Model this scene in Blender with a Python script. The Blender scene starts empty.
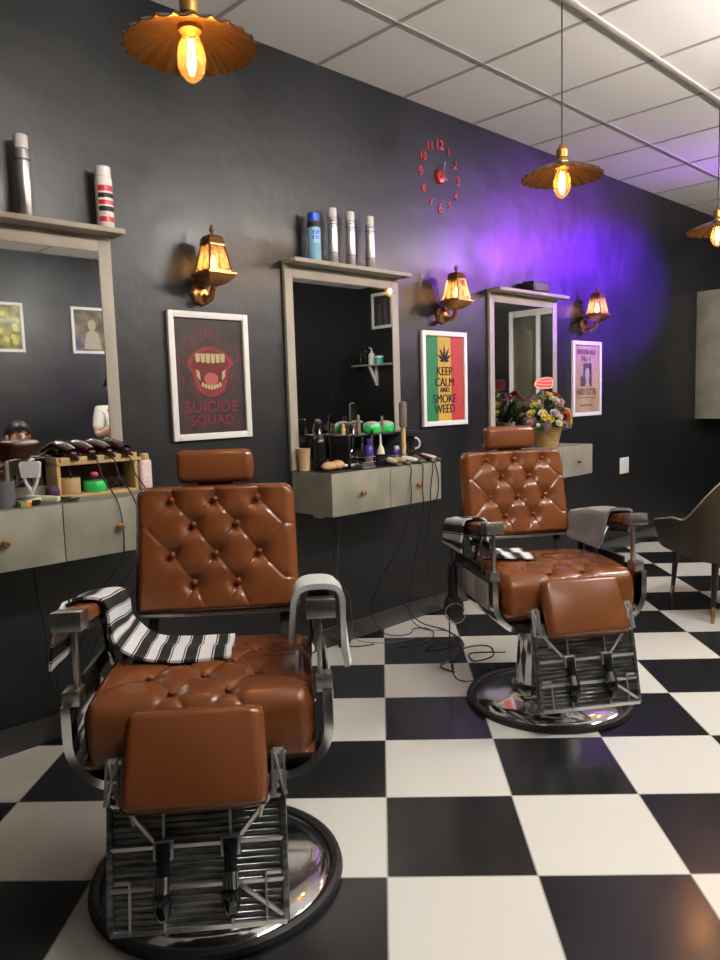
import bpy, bmesh, math, random
from mathutils import Vector, Matrix
random.seed(7)
PI = math.pi
C = bpy.context.scene.collection
sc = bpy.context.scene

# ------------------------------------------------------------------ materials
MATS = {}
def mat(name, col, rough=.5, metal=0., spec=.5, noise=None, bump=None, coat=0., trans=0., emit=None, sheen=0.):
    m = bpy.data.materials.new(name); m.use_nodes = True
    nt = m.node_tree; b = nt.nodes['Principled BSDF']
    b.inputs['Base Color'].default_value = (*col, 1)
    b.inputs['Roughness'].default_value = rough
    b.inputs['Metallic'].default_value = metal
    b.inputs['Specular IOR Level'].default_value = spec
    b.inputs['Coat Weight'].default_value = coat
    b.inputs['Coat Roughness'].default_value = .15
    b.inputs['Transmission Weight'].default_value = trans
    b.inputs['Sheen Weight'].default_value = sheen
    if emit:
        b.inputs['Emission Color'].default_value = (*emit[0], 1); b.inputs['Emission Strength'].default_value = emit[1]
    tc = nt.nodes.new('ShaderNodeTexCoord')
    if noise:   # (scale, second colour, detail, stretch)
        n = nt.nodes.new('ShaderNodeTexNoise'); n.inputs['Scale'].default_value = noise[0]; n.inputs['Detail'].default_value = noise[2]
        mp = nt.nodes.new('ShaderNodeMapping'); mp.inputs['Scale'].default_value = noise[3]
        nt.links.new(tc.outputs['Object'], mp.inputs['Vector']); nt.links.new(mp.outputs['Vector'], n.inputs['Vector'])
        r = nt.nodes.new('ShaderNodeValToRGB'); r.color_ramp.elements[0].position = .35; r.color_ramp.elements[1].position = .65
        r.color_ramp.elements[0].color = (*col, 1); r.color_ramp.elements[1].color = (*noise[1], 1)
        nt.links.new(n.outputs['Fac'], r.inputs['Fac']); nt.links.new(r.outputs['Color'], b.inputs['Base Color'])
    if bump:    # (scale, strength, distance)
        n = nt.nodes.new('ShaderNodeTexNoise'); n.inputs['Scale'].default_value = bump[0]; n.inputs['Detail'].default_value = 4
        nt.links.new(tc.outputs['Object'], n.inputs['Vector'])
        bp = nt.nodes.new('ShaderNodeBump'); bp.inputs['Strength'].default_value = bump[1]; bp.inputs['Distance'].default_value = bump[2]
        nt.links.new(n.outputs['Fac'], bp.inputs['Height']); nt.links.new(bp.outputs['Normal'], b.inputs['Normal'])
    MATS[name] = m; return m
def clear_mat(name, tint, gloss=.12, rough=.03, emit=None):
    """thin clear glass: see-through with a faint shine"""
    m = bpy.data.materials.new(name); m.use_nodes = True; nt = m.node_tree; nt.nodes.clear()
    o = nt.nodes.new('ShaderNodeOutputMaterial'); t = nt.nodes.new('ShaderNodeBsdfTransparent'); t.inputs['Color'].default_value = (*tint, 1)
    g = nt.nodes.new('ShaderNodeBsdfGlossy'); g.inputs['Roughness'].default_value = rough
    l = nt.nodes.new('ShaderNodeLayerWeight'); l.inputs['Blend'].default_value = .5
    pw = nt.nodes.new('ShaderNodeMath'); pw.operation = 'POWER'; pw.inputs[1].default_value = 4; nt.links.new(l.outputs['Facing'], pw.inputs[0])
    ma = nt.nodes.new('ShaderNodeMath'); ma.operation = 'MULTIPLY_ADD'; ma.inputs[1].default_value = .6; ma.inputs[2].default_value = gloss; nt.links.new(pw.outputs[0], ma.inputs[0])
    x = nt.nodes.new('ShaderNodeMixShader')
    nt.links.new(ma.outputs[0], x.inputs[0]); nt.links.new(t.outputs[0], x.inputs[1]); nt.links.new(g.outputs[0], x.inputs[2])
    nt.links.new(x.outputs[0], o.inputs[0]); MATS[name] = m; return m
def emit_mat(name, col, s):
    m = bpy.data.materials.new(name); m.use_nodes = True; nt = m.node_tree; nt.nodes.clear()
    o = nt.nodes.new('ShaderNodeOutputMaterial'); e = nt.nodes.new('ShaderNodeEmission')
    e.inputs['Color'].default_value = (*col, 1); e.inputs['Strength'].default_value = s
    nt.links.new(e.outputs[0], o.inputs[0]); MATS[name] = m; return m

def wall_mat():
    m = mat('dark wall paint', (.0065, .007, .0078), .42, spec=.6, bump=(7, .2, .02))
    nt = m.node_tree; b = nt.nodes['Principled BSDF']
    tc = nt.nodes.new('ShaderNodeTexCoord'); n = nt.nodes.new('ShaderNodeTexNoise'); n.inputs['Scale'].default_value = 2.2; n.inputs['Detail'].default_value = 5
    nt.links.new(tc.outputs['Object'], n.inputs['Vector'])
    r = nt.nodes.new('ShaderNodeMapRange'); r.inputs['To Min'].default_value = .30; r.inputs['To Max'].default_value = .46
    r.inputs['From Min'].default_value = .3; r.inputs['From Max'].default_value = .7
    nt.links.new(n.outputs['Fac'], r.inputs['Value']); nt.links.new(r.outputs['Result'], b.inputs['Roughness'])
    return m
wall_mat()
def floor_mat():
    m = mat('checker floor tiles', (.7, .7, .66), .22, spec=.75)
    nt = m.node_tree; b = nt.nodes['Principled BSDF']; N = nt.nodes.new; L = nt.links.new
    uv = N('ShaderNodeUVMap'); uv.uv_map = 'UVMap'
    ck = N('ShaderNodeTexChecker'); ck.inputs['Scale'].default_value = 1
    ck.inputs['Color2'].default_value = (.0135, .014, .0155, 1); ck.inputs['Color1'].default_value = (.74, .725, .67, 1)
    L(uv.outputs['UV'], ck.inputs['Vector'])
    sx = N('ShaderNodeSeparateXYZ'); L(uv.outputs['UV'], sx.inputs[0])
    ds = []
    for k in 'XY':
        p = N('ShaderNodeMath'); p.operation = 'PINGPONG'; p.inputs[1].default_value = .5; L(sx.outputs[k], p.inputs[0]); ds.append(p)
    mn = N('ShaderNodeMath'); mn.operation = 'MINIMUM'; L(ds[0].outputs[0], mn.inputs[0]); L(ds[1].outputs[0], mn.inputs[1])
    lt = N('ShaderNodeMath'); lt.operation = 'LESS_THAN'; lt.inputs[1].default_value = .0055; L(mn.outputs[0], lt.inputs[0])
    mx = N('ShaderNodeMix'); mx.data_type = 'RGBA'; L(lt.outputs[0], mx.inputs['Factor']); L(ck.outputs['Color'], mx.inputs['A'])
    mx.inputs['B'].default_value = (.36, .36, .33, 1); L(mx.outputs['Result'], b.inputs['Base Color'])
    n = N('ShaderNodeTexNoise'); n.inputs['Scale'].default_value = 3; tc = N('ShaderNodeTexCoord'); L(tc.outputs['Object'], n.inputs['Vector'])
    r = N('ShaderNodeMapRange'); r.inputs['To Min'].default_value = .14; r.inputs['To Max'].default_value = .3; L(n.outputs['Fac'], r.inputs['Value'])
    L(r.outputs['Result'], b.inputs['Roughness'])
floor_mat()
mat('ceiling board', (.80, .745, .71), .9, bump=(60, .15, .004))
mat('tee metal', (.36, .33, .30), .6)
mat('trunking plastic', (.52, .47, .42), .5)
mat('skirting tile', (.035, .036, .037), .3)
mat('white trim', (.8, .8, .8), .4)
mat('laminate', (.34, .31, .255), .5, noise=(7, (.42, .385, .325), 5, (1, 1, .35)))
mat('concrete laminate', (.225, .215, .165), .5, noise=(6, (.315, .30, .235), 6, (1, 1, 1)))
mat('black plastic', (.012, .012, .013), .35)
mat('black rubber', (.012, .012, .013), .55)
mat('black gloss', (.008, .008, .009), .12)
mat('mirror silver', (.82, .84, .83), .015, 1)
mat('chrome', (.72, .72, .73), .09, 1)
mat('brushed steel', (.52, .50, .47), .28, 1)
mat('cast aluminium', (.27, .27, .275), .3, .85, noise=(9, (.07, .072, .074), 6, (1.2, 1, 7)))
mat('rib aluminium', (.56, .565, .57), .3, .85)
mat('pale steel', (.58, .57, .52), .38, .45)
mat('leather', (.142, .044, .013), .23, spec=.55, noise=(5, (.18, .056, .0175), 4, (1, 1, 1)), bump=(160, .08, .0015))
mat('leather dark', (.16, .034, .008), .32)
mat('maroon gloss', (.035, .004, .006), .12, coat=.4)
mat('pine', (.50, .33, .14), .5, noise=(10, (.58, .40, .18), 4, (1, 8, 8)))
mat('tan card', (.55, .38, .2), .6)
mat('bun wood', (.58, .36, .17), .5)
mat('white plastic', (.75, .75, .73), .35)
mat('pale green plastic', (.45, .5, .45), .4)
mat('cream plastic', (.75, .72, .5), .4)
mat('green plastic', (.03, .62, .13), .35)
mat('pink puff', (.8, .06, .2), .7)
mat('talc bottle', (.72, .5, .48), .4, noise=(30, (.8, .68, .66), 2, (1, 1, 3)))
mat('purple plastic', (.07, .04, .3), .3)
mat('deep purple', (.05, .02, .07), .6)
mat('orange plastic', (.7, .22, .05), .4)
mat('brown glass', (.06, .02, .012), .15)
mat('grey bristle', (.16, .14, .11), .8)
mat('copper brass', (.46, .235, .085), .3, .9)
mat('antique brass', (.42, .24, .07), .33, .9)
mat('brass shade', (.22, .115, .035), .27, .95)
mat('silver can', (.62, .62, .63), .3, .85)
mat('can cap', (.62, .61, .58), .3)
mat('blue can', (.10, .45, .72), .3, noise=(6, (.45, .68, .8), 2, (1, 1, 1)))
mat('blue cap', (.02, .09, .62), .25)
mat('white can', (.78, .77, .76), .35)
mat('red paint', (.62, .03, .04), .35)
mat('ink black', (.012, .011, .012), .6)
mat('ink grey', (.10, .10, .11), .6)
mat('frame white', (.78, .77, .74), .45)
mat('print dark', (.03, .026, .023), .5, noise=(14, (.075, .03, .028), 6, (1, 1, .6)))
mat('print red', (.40, .03, .035), .5, noise=(22, (.22, .015, .02), 4, (1, 1, 1)))
mat('print deep red', (.16, .01, .015), .5)
mat('print crimson', (.26, .018, .045), .5)
mat('print tooth', (.60, .50, .24), .5)
mat('print tongue', (.55, .12, .09), .5)
mat('print flag green', (.035, .25, .09), .5)
mat('print flag yellow', (.74, .45, .06), .5)
mat('print flag red', (.62, .06, .05), .5)
mat('print parchment', (.45, .31, .14), .5, noise=(9, (.54, .39, .2), 4, (1, 1, 1)))
mat('print sepia', (.07, .035, .05), .5)
mat('print photo', (.05, .045, .035), .5, noise=(8, (.28, .22, .11), 3, (1, 1, 1)))
mat('print garden', (.09, .12, .03), .5, noise=(12, (.5, .42, .12), 3, (1, 1, 1)))
mat('print face', (.5, .4, .28), .6)
mat('clock red', (.55, .04, .035), .22, .5)
mat('clock numeral', (.55, .05, .04), .4)
mat('grey towel light', (.52, .53, .53), .95, sheen=.3, bump=(260, .6, .003))
mat('grey towel dark', (.17, .175, .185), .95, sheen=.3, bump=(260, .6, .003))
mat('olive leather', (.045, .034, .020), .42)
mat('beige piping', (.5, .42, .32), .5)
mat('brass tip', (.62, .42, .16), .25, 1)
mat('wicker', (.48, .29, .12), .6, noise=(22, (.30, .17, .06), 2, (1, 1, 6)))
mat('leaf green', (.03, .11, .02), .5); mat('leaf pale', (.14, .24, .05), .5)
mat('petal yellow', (.72, .62, .13), .5); mat('petal pink', (.62, .30, .30), .5); mat('petal cream', (.75, .68, .52), .5)
mat('petal red', (.5, .015, .02), .45); mat('petal mauve', (.32, .2, .26), .5); mat('petal lilac', (.55, .43, .5), .5)
mat('sign red', (.78, .09, .06), .45); mat('sign pale', (.8, .72, .5), .5)
mat('skin', (.52, .31, .21), .5); mat('hair', (.012, .010, .009), .4)
mat('shirt white', (.74, .72, .66), .8); mat('trouser dark', (.025, .027, .035), .8); mat('shirt dark', (.05, .02, .02), .8)
mat('teal jar', (.05, .42, .42), .35)
mat('door wood', (.07, .065, .04), .5, noise=(5, (.10, .085, .05), 4, (6, 6, 1)))
mat('amber pane', (.9, .62, .28), .25)
def amber():
    m = bpy.data.materials.new('lantern glass'); m.use_nodes = True; nt = m.node_tree; nt.nodes.clear(); N = nt.nodes.new; L = nt.links.new
    o = N('ShaderNodeOutputMaterial'); t = N('ShaderNodeBsdfTransparent'); t.inputs['Color'].default_value = (1, .72, .42, 1)
    d = N('ShaderNodeBsdfTranslucent'); d.inputs['Color'].default_value = (1, .68, .34, 1)
    g = N('ShaderNodeBsdfGlossy'); g.inputs['Roughness'].default_value = .2
    n = N('ShaderNodeTexNoise'); n.inputs['Scale'].default_value = 60; tc = N('ShaderNodeTexCoord'); L(tc.outputs['Object'], n.inputs['Vector'])
    r = N('ShaderNodeMapRange'); r.inputs['From Min'].default_value = .35; r.inputs['From Max'].default_value = .65; r.inputs['To Min'].default_value = .35; r.inputs['To Max'].default_value = .85
    L(n.outputs['Fac'], r.inputs['Value'])
    x = N('ShaderNodeMixShader'); L(r.outputs['Result'], x.inputs[0]); L(t.outputs[0], x.inputs[1]); L(d.outputs[0], x.inputs[2])
    y = N('ShaderNodeMixShader'); y.inputs[0].default_value = .08; L(x.outputs[0], y.inputs[1]); L(g.outputs[0], y.inputs[2])
    L(y.outputs[0], o.inputs[0]); MATS['lantern glass'] = m
amber()
clear_mat('bulb glass', (1, .78, .48), .05)
nt = MATS['bulb glass'].node_tree; o_ = nt.nodes['Material Output']; a_ = o_.inputs[0].links[0].from_socket
tl_ = nt.nodes.new('ShaderNodeBsdfTranslucent'); tl_.inputs['Color'].default_value = (1, .6, .22, 1); mx_ = nt.nodes.new('ShaderNodeMixShader'); mx_.inputs[0].default_value = .028
nt.links.new(a_, mx_.inputs[1]); nt.links.new(tl_.outputs[0], mx_.inputs[2]); nt.links.new(mx_.outputs[0], o_.inputs[0])
clear_mat('print glass', (.97, .98, .98), .02, .06)
clear_mat('clear plastic', (.8, .82, .82), .1, .1)
emit_mat('filament', (1, .52, .16), 260)
emit_mat('lantern bulb', (1, .62, .24), 30)
emit_mat('panel glow', (1, .95, .87), 9)
emit_mat('tube glow', (1, .96, .90), 275)
emit_mat('purple glow', (.35, .02, 1), 30)
def stripe_mat():
    m = mat('striped cotton', (.8, .8, .8), .95, bump=(240, .4, .002)); nt = m.node_tree; b = nt.nodes['Principled BSDF']; N = nt.nodes.new; L = nt.links.new
    uv = N('ShaderNodeUVMap'); uv.uv_map = 'UVMap'; s = N('ShaderNodeSeparateXYZ'); L(uv.outputs['UV'], s.inputs[0])
    f = N('ShaderNodeMath'); f.operation = 'FRACT'; L(s.outputs['X'], f.inputs[0])
    r = N('ShaderNodeValToRGB'); r.color_ramp.interpolation = 'CONSTANT'
    e = r.color_ramp.elements; e[0].position = 0; e[0].color = (.66, .66, .68, 1); e[1].position = .42; e[1].color = (.006, .006, .007, 1)
    for p, c in ((.47, .62), (.51, .008), (.92, .6), (.96, .008)):
        k = e.new(p); k.color = (c, c, c, 1)
    L(f.outputs[0], r.inputs['Fac']); L(r.outputs['Color'], b.inputs['Base Color'])
stripe_mat()

# ------------------------------------------------------------------ mesh builder
class MB:
    def __init__(s): s.bm = bmesh.new(); s.mi = 0; s.uv = s.bm.loops.layers.uv.new('UVMap')
    def _new(s, f0):
        for f in s.bm.faces[:][f0:] if isinstance(f0, int) else []: f.material_index = s.mi
    def _merge(s, tmp, M):
        me = bpy.data.meshes.new('t'); tmp.to_mesh(me); tmp.free(); me.transform(M)
        for p in me.polygons: p.material_index = s.mi
        s.bm.from_mesh(me); bpy.data.meshes.remove(me); return s
    def box(s, c, size, bev=0., rot=None, seg=2):
        t = bmesh.new(); bmesh.ops.create_cube(t, size=1); bmesh.ops.scale(t, vec=size, verts=t.verts)
        if bev > 0: bmesh.ops.bevel(t, geom=t.edges[:], offset=min(bev, min(size) * .49), segments=seg, affect='EDGES', profile=.5)
        return s._merge(t, Matrix.Translation(c) @ (rot.to_4x4() if rot else Matrix()))
    def span(s, a, b, bev=0., seg=2):
        a, b = Vector(a), Vector(b); return s.box((a + b) / 2, [abs(x) for x in (b - a)], bev, None, seg)
    def cyl(s, p0, p1, r0, r1=None, n=20, cap=True):
        p0, p1 = Vector(p0), Vector(p1); d = p1 - p0; r1 = r0 if r1 is None else r1
        t = bmesh.new(); bmesh.ops.create_cone(t, cap_ends=cap, segments=n, radius1=max(r0, 1e-5), radius2=max(r1, 1e-5), depth=d.length)
        return s._merge(t, Matrix.Translation((p0 + p1) / 2) @ d.to_track_quat('Z', 'Y').to_matrix().to_4x4())
    def bar(s, p0, p1, w, h, bev=0., up=(0, 0, 1)):
        p0, p1 = Vector(p0), Vector(p1); z = (p1 - p0).normalized(); x = z.cross(Vector(up))
        if x.length < 1e-4: x = z.cross(Vector((0, 1, 0)))
        x.normalize(); y = z.cross(x); R = Matrix((x, y, z)).transposed()
        return s.box((p0 + p1) / 2, (w, h, (p1 - p0).length), bev, R)
    def ball(s, c, r, n=14, rot=None):
        r = (r, r, r) if not hasattr(r, '__len__') else r
        t = bmesh.new(); bmesh.ops.create_uvsphere(t, u_segments=n, v_segments=max(6, n * 2 // 3), radius=1); bmesh.ops.scale(t, vec=r, verts=t.verts)
        return s._merge(t, Matrix.Translation(c) @ (rot.to_4x4() if rot else Matrix()))
    def lathe(s, prof, o=(0, 0, 0), n=28, rot=None, wob=None):
        t = bmesh.new(); rings = []
        for k, (r, z) in enumerate(prof):
            rings.append([t.verts.new((max(r, 1e-4) * math.cos(2 * PI * i / n), max(r, 1e-4) * math.sin(2 * PI * i / n), z + (wob(k, i) if wob else 0))) for i in range(n)])
        for a, b in zip(rings, rings[1:]):
            for i in range(n): t.faces.new((a[i], a[(i + 1) % n], b[(i + 1) % n], b[i]))
        for rg in (rings[0], rings[-1]):
            if (rg[0].co.xy).length < 2e-4: bmesh.ops.pointmerge(t, verts=rg, merge_co=(0, 0, rg[0].co.z))
        bmesh.ops.recalc_face_normals(t, faces=t.faces)
        return s._merge(t, Matrix.Translation(o) @ (rot.to_4x4() if rot else Matrix()))
    def prism(s, pts, f0, f1):
        """2-D outline pts, f0/f1 map (u,v) to the two end faces"""
        t = bmesh.new(); a = [t.verts.new(f0(*p)) for p in pts]; b = [t.verts.new(f1(*p)) for p in pts]
        t.faces.new(a); t.faces.new(b[::-1])
        for i in range(len(pts)): t.faces.new((a[i], b[i], b[(i + 1) % len(pts)], a[(i + 1) % len(pts)]))
        bmesh.ops.recalc_face_normals(t, faces=t.faces); return s._merge(t, Matrix())
    def tube(s, pts, r, n=8, smooth=True, closed=False):
        P = [Vector(p) for p in pts]
        if smooth and len(P) > 2:
            Q = []
            for i in range(len(P) - 1):
                a, b, c, d = P[max(i - 1, 0)], P[i], P[i + 1], P[min(i + 2, len(P) - 1)]
                for k in range(6):
                    u = k / 6; Q.append(.5 * ((2 * b) + (c - a) * u + (2 * a - 5 * b + 4 * c - d) * u * u + (3 * b - a - 3 * c + d) * u ** 3))
            P = Q + [P[-1]]
        t = bmesh.new(); rings = []; nrm = None
        for i, p in enumerate(P):
            d = (P[min(i + 1, len(P) - 1)] - P[max(i - 1, 0)]).normalized()
            if nrm is None: nrm = d.orthogonal().normalized()
            nrm = (nrm - d * nrm.dot(d)); nrm = nrm.normalized() if nrm.length > 1e-6 else d.orthogonal().normalized()
            bi = d.cross(nrm); rr = r[min(i * len(r) // len(P), len(r) - 1)] if hasattr(r, '__len__') else r
            rings.append([t.verts.new(p + rr * (math.cos(2 * PI * k / n) * nrm + math.sin(2 * PI * k / n) * bi)) for k in range(n)])
        for a, b in zip(rings, rings[1:]):
            for k in range(n): t.faces.new((a[k], a[(k + 1) % n], b[(k + 1) % n], b[k]))
        t.faces.new(rings[0][::-1]); t.faces.new(rings[-1])
        return s._merge(t, Matrix())
    def grid(s, fn, nu, nv, thick=None, uvf=None, wrapback=None):
        """fn(u,v)->point for u,v in 0..1 ; thick fn(u,v)->back point closes the sheet"""
        t = bmesh.new(); uvl = t.loops.layers.uv.new('UVMap')
        F = [[t.verts.new(fn(i / nu, j / nv)) for j in range(nv + 1)] for i in range(nu + 1)]
        sets = [(F, 1)]
        if thick:
            B = [[t.verts.new(thick(i / nu, j / nv)) for j in range(nv + 1)] for i in range(nu + 1)]; sets.append((B, -1))
        idx = {}
        for G, _ in sets:
            for i in range(nu + 1):
                for j in range(nv + 1): idx[G[i][j]] = (i / nu, j / nv)
        for G, sg in sets:
            for i in range(nu):
                for j in range(nv):
                    q = (G[i][j], G[i + 1][j], G[i + 1][j + 1], G[i][j + 1]); t.faces.new(q if sg > 0 else q[::-1])
        if thick:
            ring = [(i, 0) for i in range(nu)] + [(nu, j) for j in range(nv)] + [(i, nv) for i in range(nu, 0, -1)] + [(0, j) for j in range(nv, 0, -1)]
            for (a, b), (c, d) in zip(ring, ring[1:] + ring[:1]): t.faces.new((F[a][b], B[a][b], B[c][d], F[c][d]))
        for f in t.faces:
            for l in f.loops: l[uvl].uv = (uvf or (lambda u, v: (u, v)))(*idx[l.vert])
        bmesh.ops.recalc_face_normals(t, faces=t.faces)
        return s._merge(t, Matrix())
    def text(s, body, size, M, depth=.0006, bold=0., xs=1.):
        cu = bpy.data.curves.new('t', 'FONT'); cu.body = body; cu.size = size; cu.align_x = 'CENTER'; cu.align_y = 'CENTER'
        cu.extrude = depth; cu.offset = bold; cu.resolution_u = 4
        o = bpy.data.objects.new('t', cu); C.objects.link(o); bpy.context.view_layer.update()
        me = bpy.data.meshes.new_from_object(o.evaluated_get(bpy.context.evaluated_depsgraph_get()))
        bpy.data.objects.remove(o); bpy.data.curves.remove(cu)
        me.transform(M @ Matrix.Diagonal((xs, 1, 1, 1)))
        for p in me.polygons: p.material_index = s.mi
        s.bm.from_mesh(me); bpy.data.meshes.remove(me); return s
    def m(s, i): s.mi = i; return s
    def build(s, name, mats, parent=None, loc=(0, 0, 0), rot=(0, 0, 0), smooth=True, angle=38):
        me = bpy.data.meshes.new(name); s.bm.to_mesh(me); s.bm.free()
        for k in ([mats] if isinstance(mats, str) else mats): me.materials.append(MATS[k])
        if smooth:
            for p in me.polygons: p.use_smooth = True
            me.set_sharp_from_angle(angle=math.radians(angle))
        o = bpy.data.objects.new(name, me); C.objects.link(o); o.parent = parent; o.location = loc; o.rotation_euler = rot
        return o
def tag(o, label, cat, group=None):
    o['label'] = label; o['category'] = cat
    if group: o['group'] = group
    return o
def thing(name, label, cat, loc=(0, 0, 0), rz=0., group=None):
    o = bpy.data.objects.new(name, None); C.objects.link(o); o.empty_display_size = .1
    o.location = loc; o.rotation_euler = (0, 0, rz); return tag(o, label, cat, group)
def struct(o, kind='structure'): o['kind'] = kind; return o
def kids(o): return [c for c in bpy.data.objects if c.parent == o]
def copy_tree(o, parent=None):
    c = o.copy(); C.objects.link(c); c.parent = parent
    for ch in kids(o): copy_tree(ch, c)
    return c
def dup(o, loc, rz, label):
    c = copy_tree(o); c.location = loc; c.rotation_euler = (0, 0, rz); c['label'] = label; return c
def rotm(axis, deg): return Matrix.Rotation(math.radians(deg), 3, axis)

# ------------------------------------------------------------------ room shell
X0, X1, Y1, H = -2.6, 7.8, -5.2, 2.887
def quad(name, pts, m, uv=None):
    b = MB(); f = b.bm.faces.new([b.bm.verts.new(p) for p in pts])
    for l in f.loops:
        if uv: l[b.uv].uv = uv(l.vert.co)
    return struct(b.build(name, m, smooth=False))
ti, tj, tO = Vector((.69747, -.71661)), Vector((.71661, .69747)), Vector((1.89406, -.95686))
quad('floor', [(X0, Y1, 0), (X1, Y1, 0), (X1, 0, 0), (X0, 0, 0)], 'checker floor tiles',
     lambda c: ((c.xy - tO).dot(ti) / .4 + 40, (c.xy - tO).dot(tj) / .4 + 40))
quad('ceiling', [(X0, 0, H), (X1, 0, H), (X1, Y1, H), (X0, Y1, H)], 'ceiling board')
quad('wall_left', [(X0, 0, 0), (X1, 0, 0), (X1, 0, H), (X0, 0, H)], 'dark wall paint')
quad('wall_right', [(X1, Y1, 0), (X0, Y1, 0), (X0, Y1, H), (X1, Y1, H)], 'dark wall paint')
quad('wall_back', [(X1, 0, 0), (X1, Y1, 0), (X1, Y1, H), (X1, 0, H)], 'dark wall paint')
quad('wall_front', [(X0, Y1, 0), (X0, 0, 0), (X0, 0, H), (X0, Y1, H)], 'dark wall paint')
b = MB(); gx = 2.5256 % .6117 - .6117 * 5
while gx < X1:
    if gx > X0: b.span((gx - .009, Y1, H - .004), (gx + .009, 0, H))
    gx += .6117
gy = -.529
while gy > Y1: b.span((X0, gy - .009, H - .0046), (X1, gy + .009, H - .0004)); gy -= .598
struct(b.build('trim_1', 'tee metal', smooth=False))
b = MB(); b.span((X0, -1.142, H - .016), (X1, -1.114, H - .004), .003); struct(b.build('trim_2', 'trunking plastic'))
for nm, a, c in (('left', (X0, -.014, 0), (X1, 0, .1)), ('right', (X0, Y1, 0), (X1, Y1 + .014, .1)), ('back', (X1 - .014, Y1, 0), (X1, 0, .1)), ('front', (X0, Y1, 0), (X0 + .014, 0, .1))):
    b = MB().span(a, c, .003); struct(b.build('baseboard_' + nm, 'skirting tile'))
# doorway on the far wall (seen in the third mirror)
door = thing('door_1', 'white framed doorway with dark wooden door on the far wall', 'door', (X1, -2.3, 0)); struct(door)
b = MB()
for y in (-.2, .18, .8): b.span((-.07, y - .03, 0), (-.001, y + .03, 2.27), .004)
b.span((-.069, -.23, 2.2), (-.001, .83, 2.275), .004)
b.build('door_frame', 'white trim', door)
b = MB().span((-.04, -.169, .005), (-.002, .149, 2.199))
for z in (.3, 1.25): b.span((-.05, -.12, z), (-.03, .10, z + .8), .01)
b.build('door_panel', 'door wood', door)
MB().span((-.035, .211, .005), (-.002, .769, 2.199)).build('side_panel', 'black plastic', door)

# suspended tube lights and ceiling panels (beyond the top of the photograph)
tl = None
for k, X in enumerate((1.5, 3.6, 5.9)):
    lb = 'white suspended tube light, %s' % ('nearest the street front', 'above the waiting side between its neighbours', 'nearest the far wall')[k]
    if tl is None:
        tl = thing('tube_light', lb, 'ceiling light', (X, -2.45, H), 0, 'suspended tube lights')
        MB().cyl((-.58, 0, -.40), (.58, 0, -.40), .019, n=16).build('tube', 'tube glow', tl)
        MB().span((-.6, -.02, -.375), (.6, .02, -.345), .003).build('housing', 'white trim', tl)
        for sx in (-1, 1):
            MB().cyl((sx * .595, 0, -.40), (sx * .581, 0, -.40), .022, n=16).build('end_cap', 'white trim', tl); MB().cyl((sx * .4, 0, -.345), (sx * .4, 0, -.001), .003, n=8).build('suspension_rod', 'chrome', tl)
    else: dup(tl, (X, -2.45, H), 0, lb)
pl = None
for k, X in enumerate((1.61, 3.44, 5.89)):
    lb = 'recessed square ceiling light panel, %s along the outer row' % ('nearest the street', 'midway', 'farthest')[k]
    if pl is None:
        pl = thing('ceiling_light', lb, 'ceiling light', (X, -3.818, H), 0, 'recessed ceiling light panels')
        MB().span((-.285, -.285, -.012), (.285, .285, -.006)).build('diffuser', 'panel glow', pl, smooth=False)
        b = MB()
        for q in (-1, 1): b.span((q * .285, -.3, -.014), (q * .298, .3, -.001)); b.span((-.3, q * .285, -.014), (.3, q * .298, -.001))
        b.build('frame', 'white trim', pl, smooth=False)
    else: dup(pl, (X, -3.818, H), 0, lb)
# purple stage lamp hung from the ceiling towards the far end
sp = Vector((6.3, -1.75, 2.72)); tg = Vector((5.7, 0, 2.08)); dr = (tg - sp).normalized()
st = thing('stage_spotlight', 'small black stage spotlight throwing purple light on the wall', 'spotlight', tuple(sp))
b = MB().cyl(-dr * .14, dr * .05, .055, .062, 24).cyl(-dr * .16, -dr * .13, .03, .055, 24); b.build('housing', 'black plastic', st)
MB().cyl(dr * .03, dr * .051, .05, n=24).build('lens', 'purple glow', st)
MB().tube([(-.075, 0, 0), (-.075, 0, .1), (0, 0, .13), (.075, 0, .1), (.075, 0, 0)], .006).cyl((0, 0, .125), (0, 0, H - sp.z - .001), .012).build('yoke', 'black plastic', st)
def lamp(name, kind, loc, energy, col, size=.02, parent=None, **kw):
    l = bpy.data.lights.new(name, kind); l.energy = energy; l.color = col
    if kind == 'POINT': l.shadow_soft_size = size
    for k, v in kw.items(): setattr(l, k, v)
    o = bpy.data.objects.new(name, l); C.objects.link(o); o.parent = parent; o.location = loc; return o
ps = lamp('spot_beam', 'SPOT', dr * .07, 1600, (.13, .0, 1), parent=st, shadow_soft_size=.03, spot_size=math.radians(38), spot_blend=1.)
ps.scale = (1.7, 1, 1); ps.rotation_euler = dr.to_track_quat('-Z', 'Y').to_euler()

ph = lamp('spot_halo', 'SPOT', dr * .07, 330, (.30, .03, .85), parent=st, shadow_soft_size=.03, spot_size=math.radians(80), spot_blend=1.)
ph.rotation_euler = (Vector((5.2, 0, 2.35)) - sp).to_track_quat('-Z', 'Y').to_euler()

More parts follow.
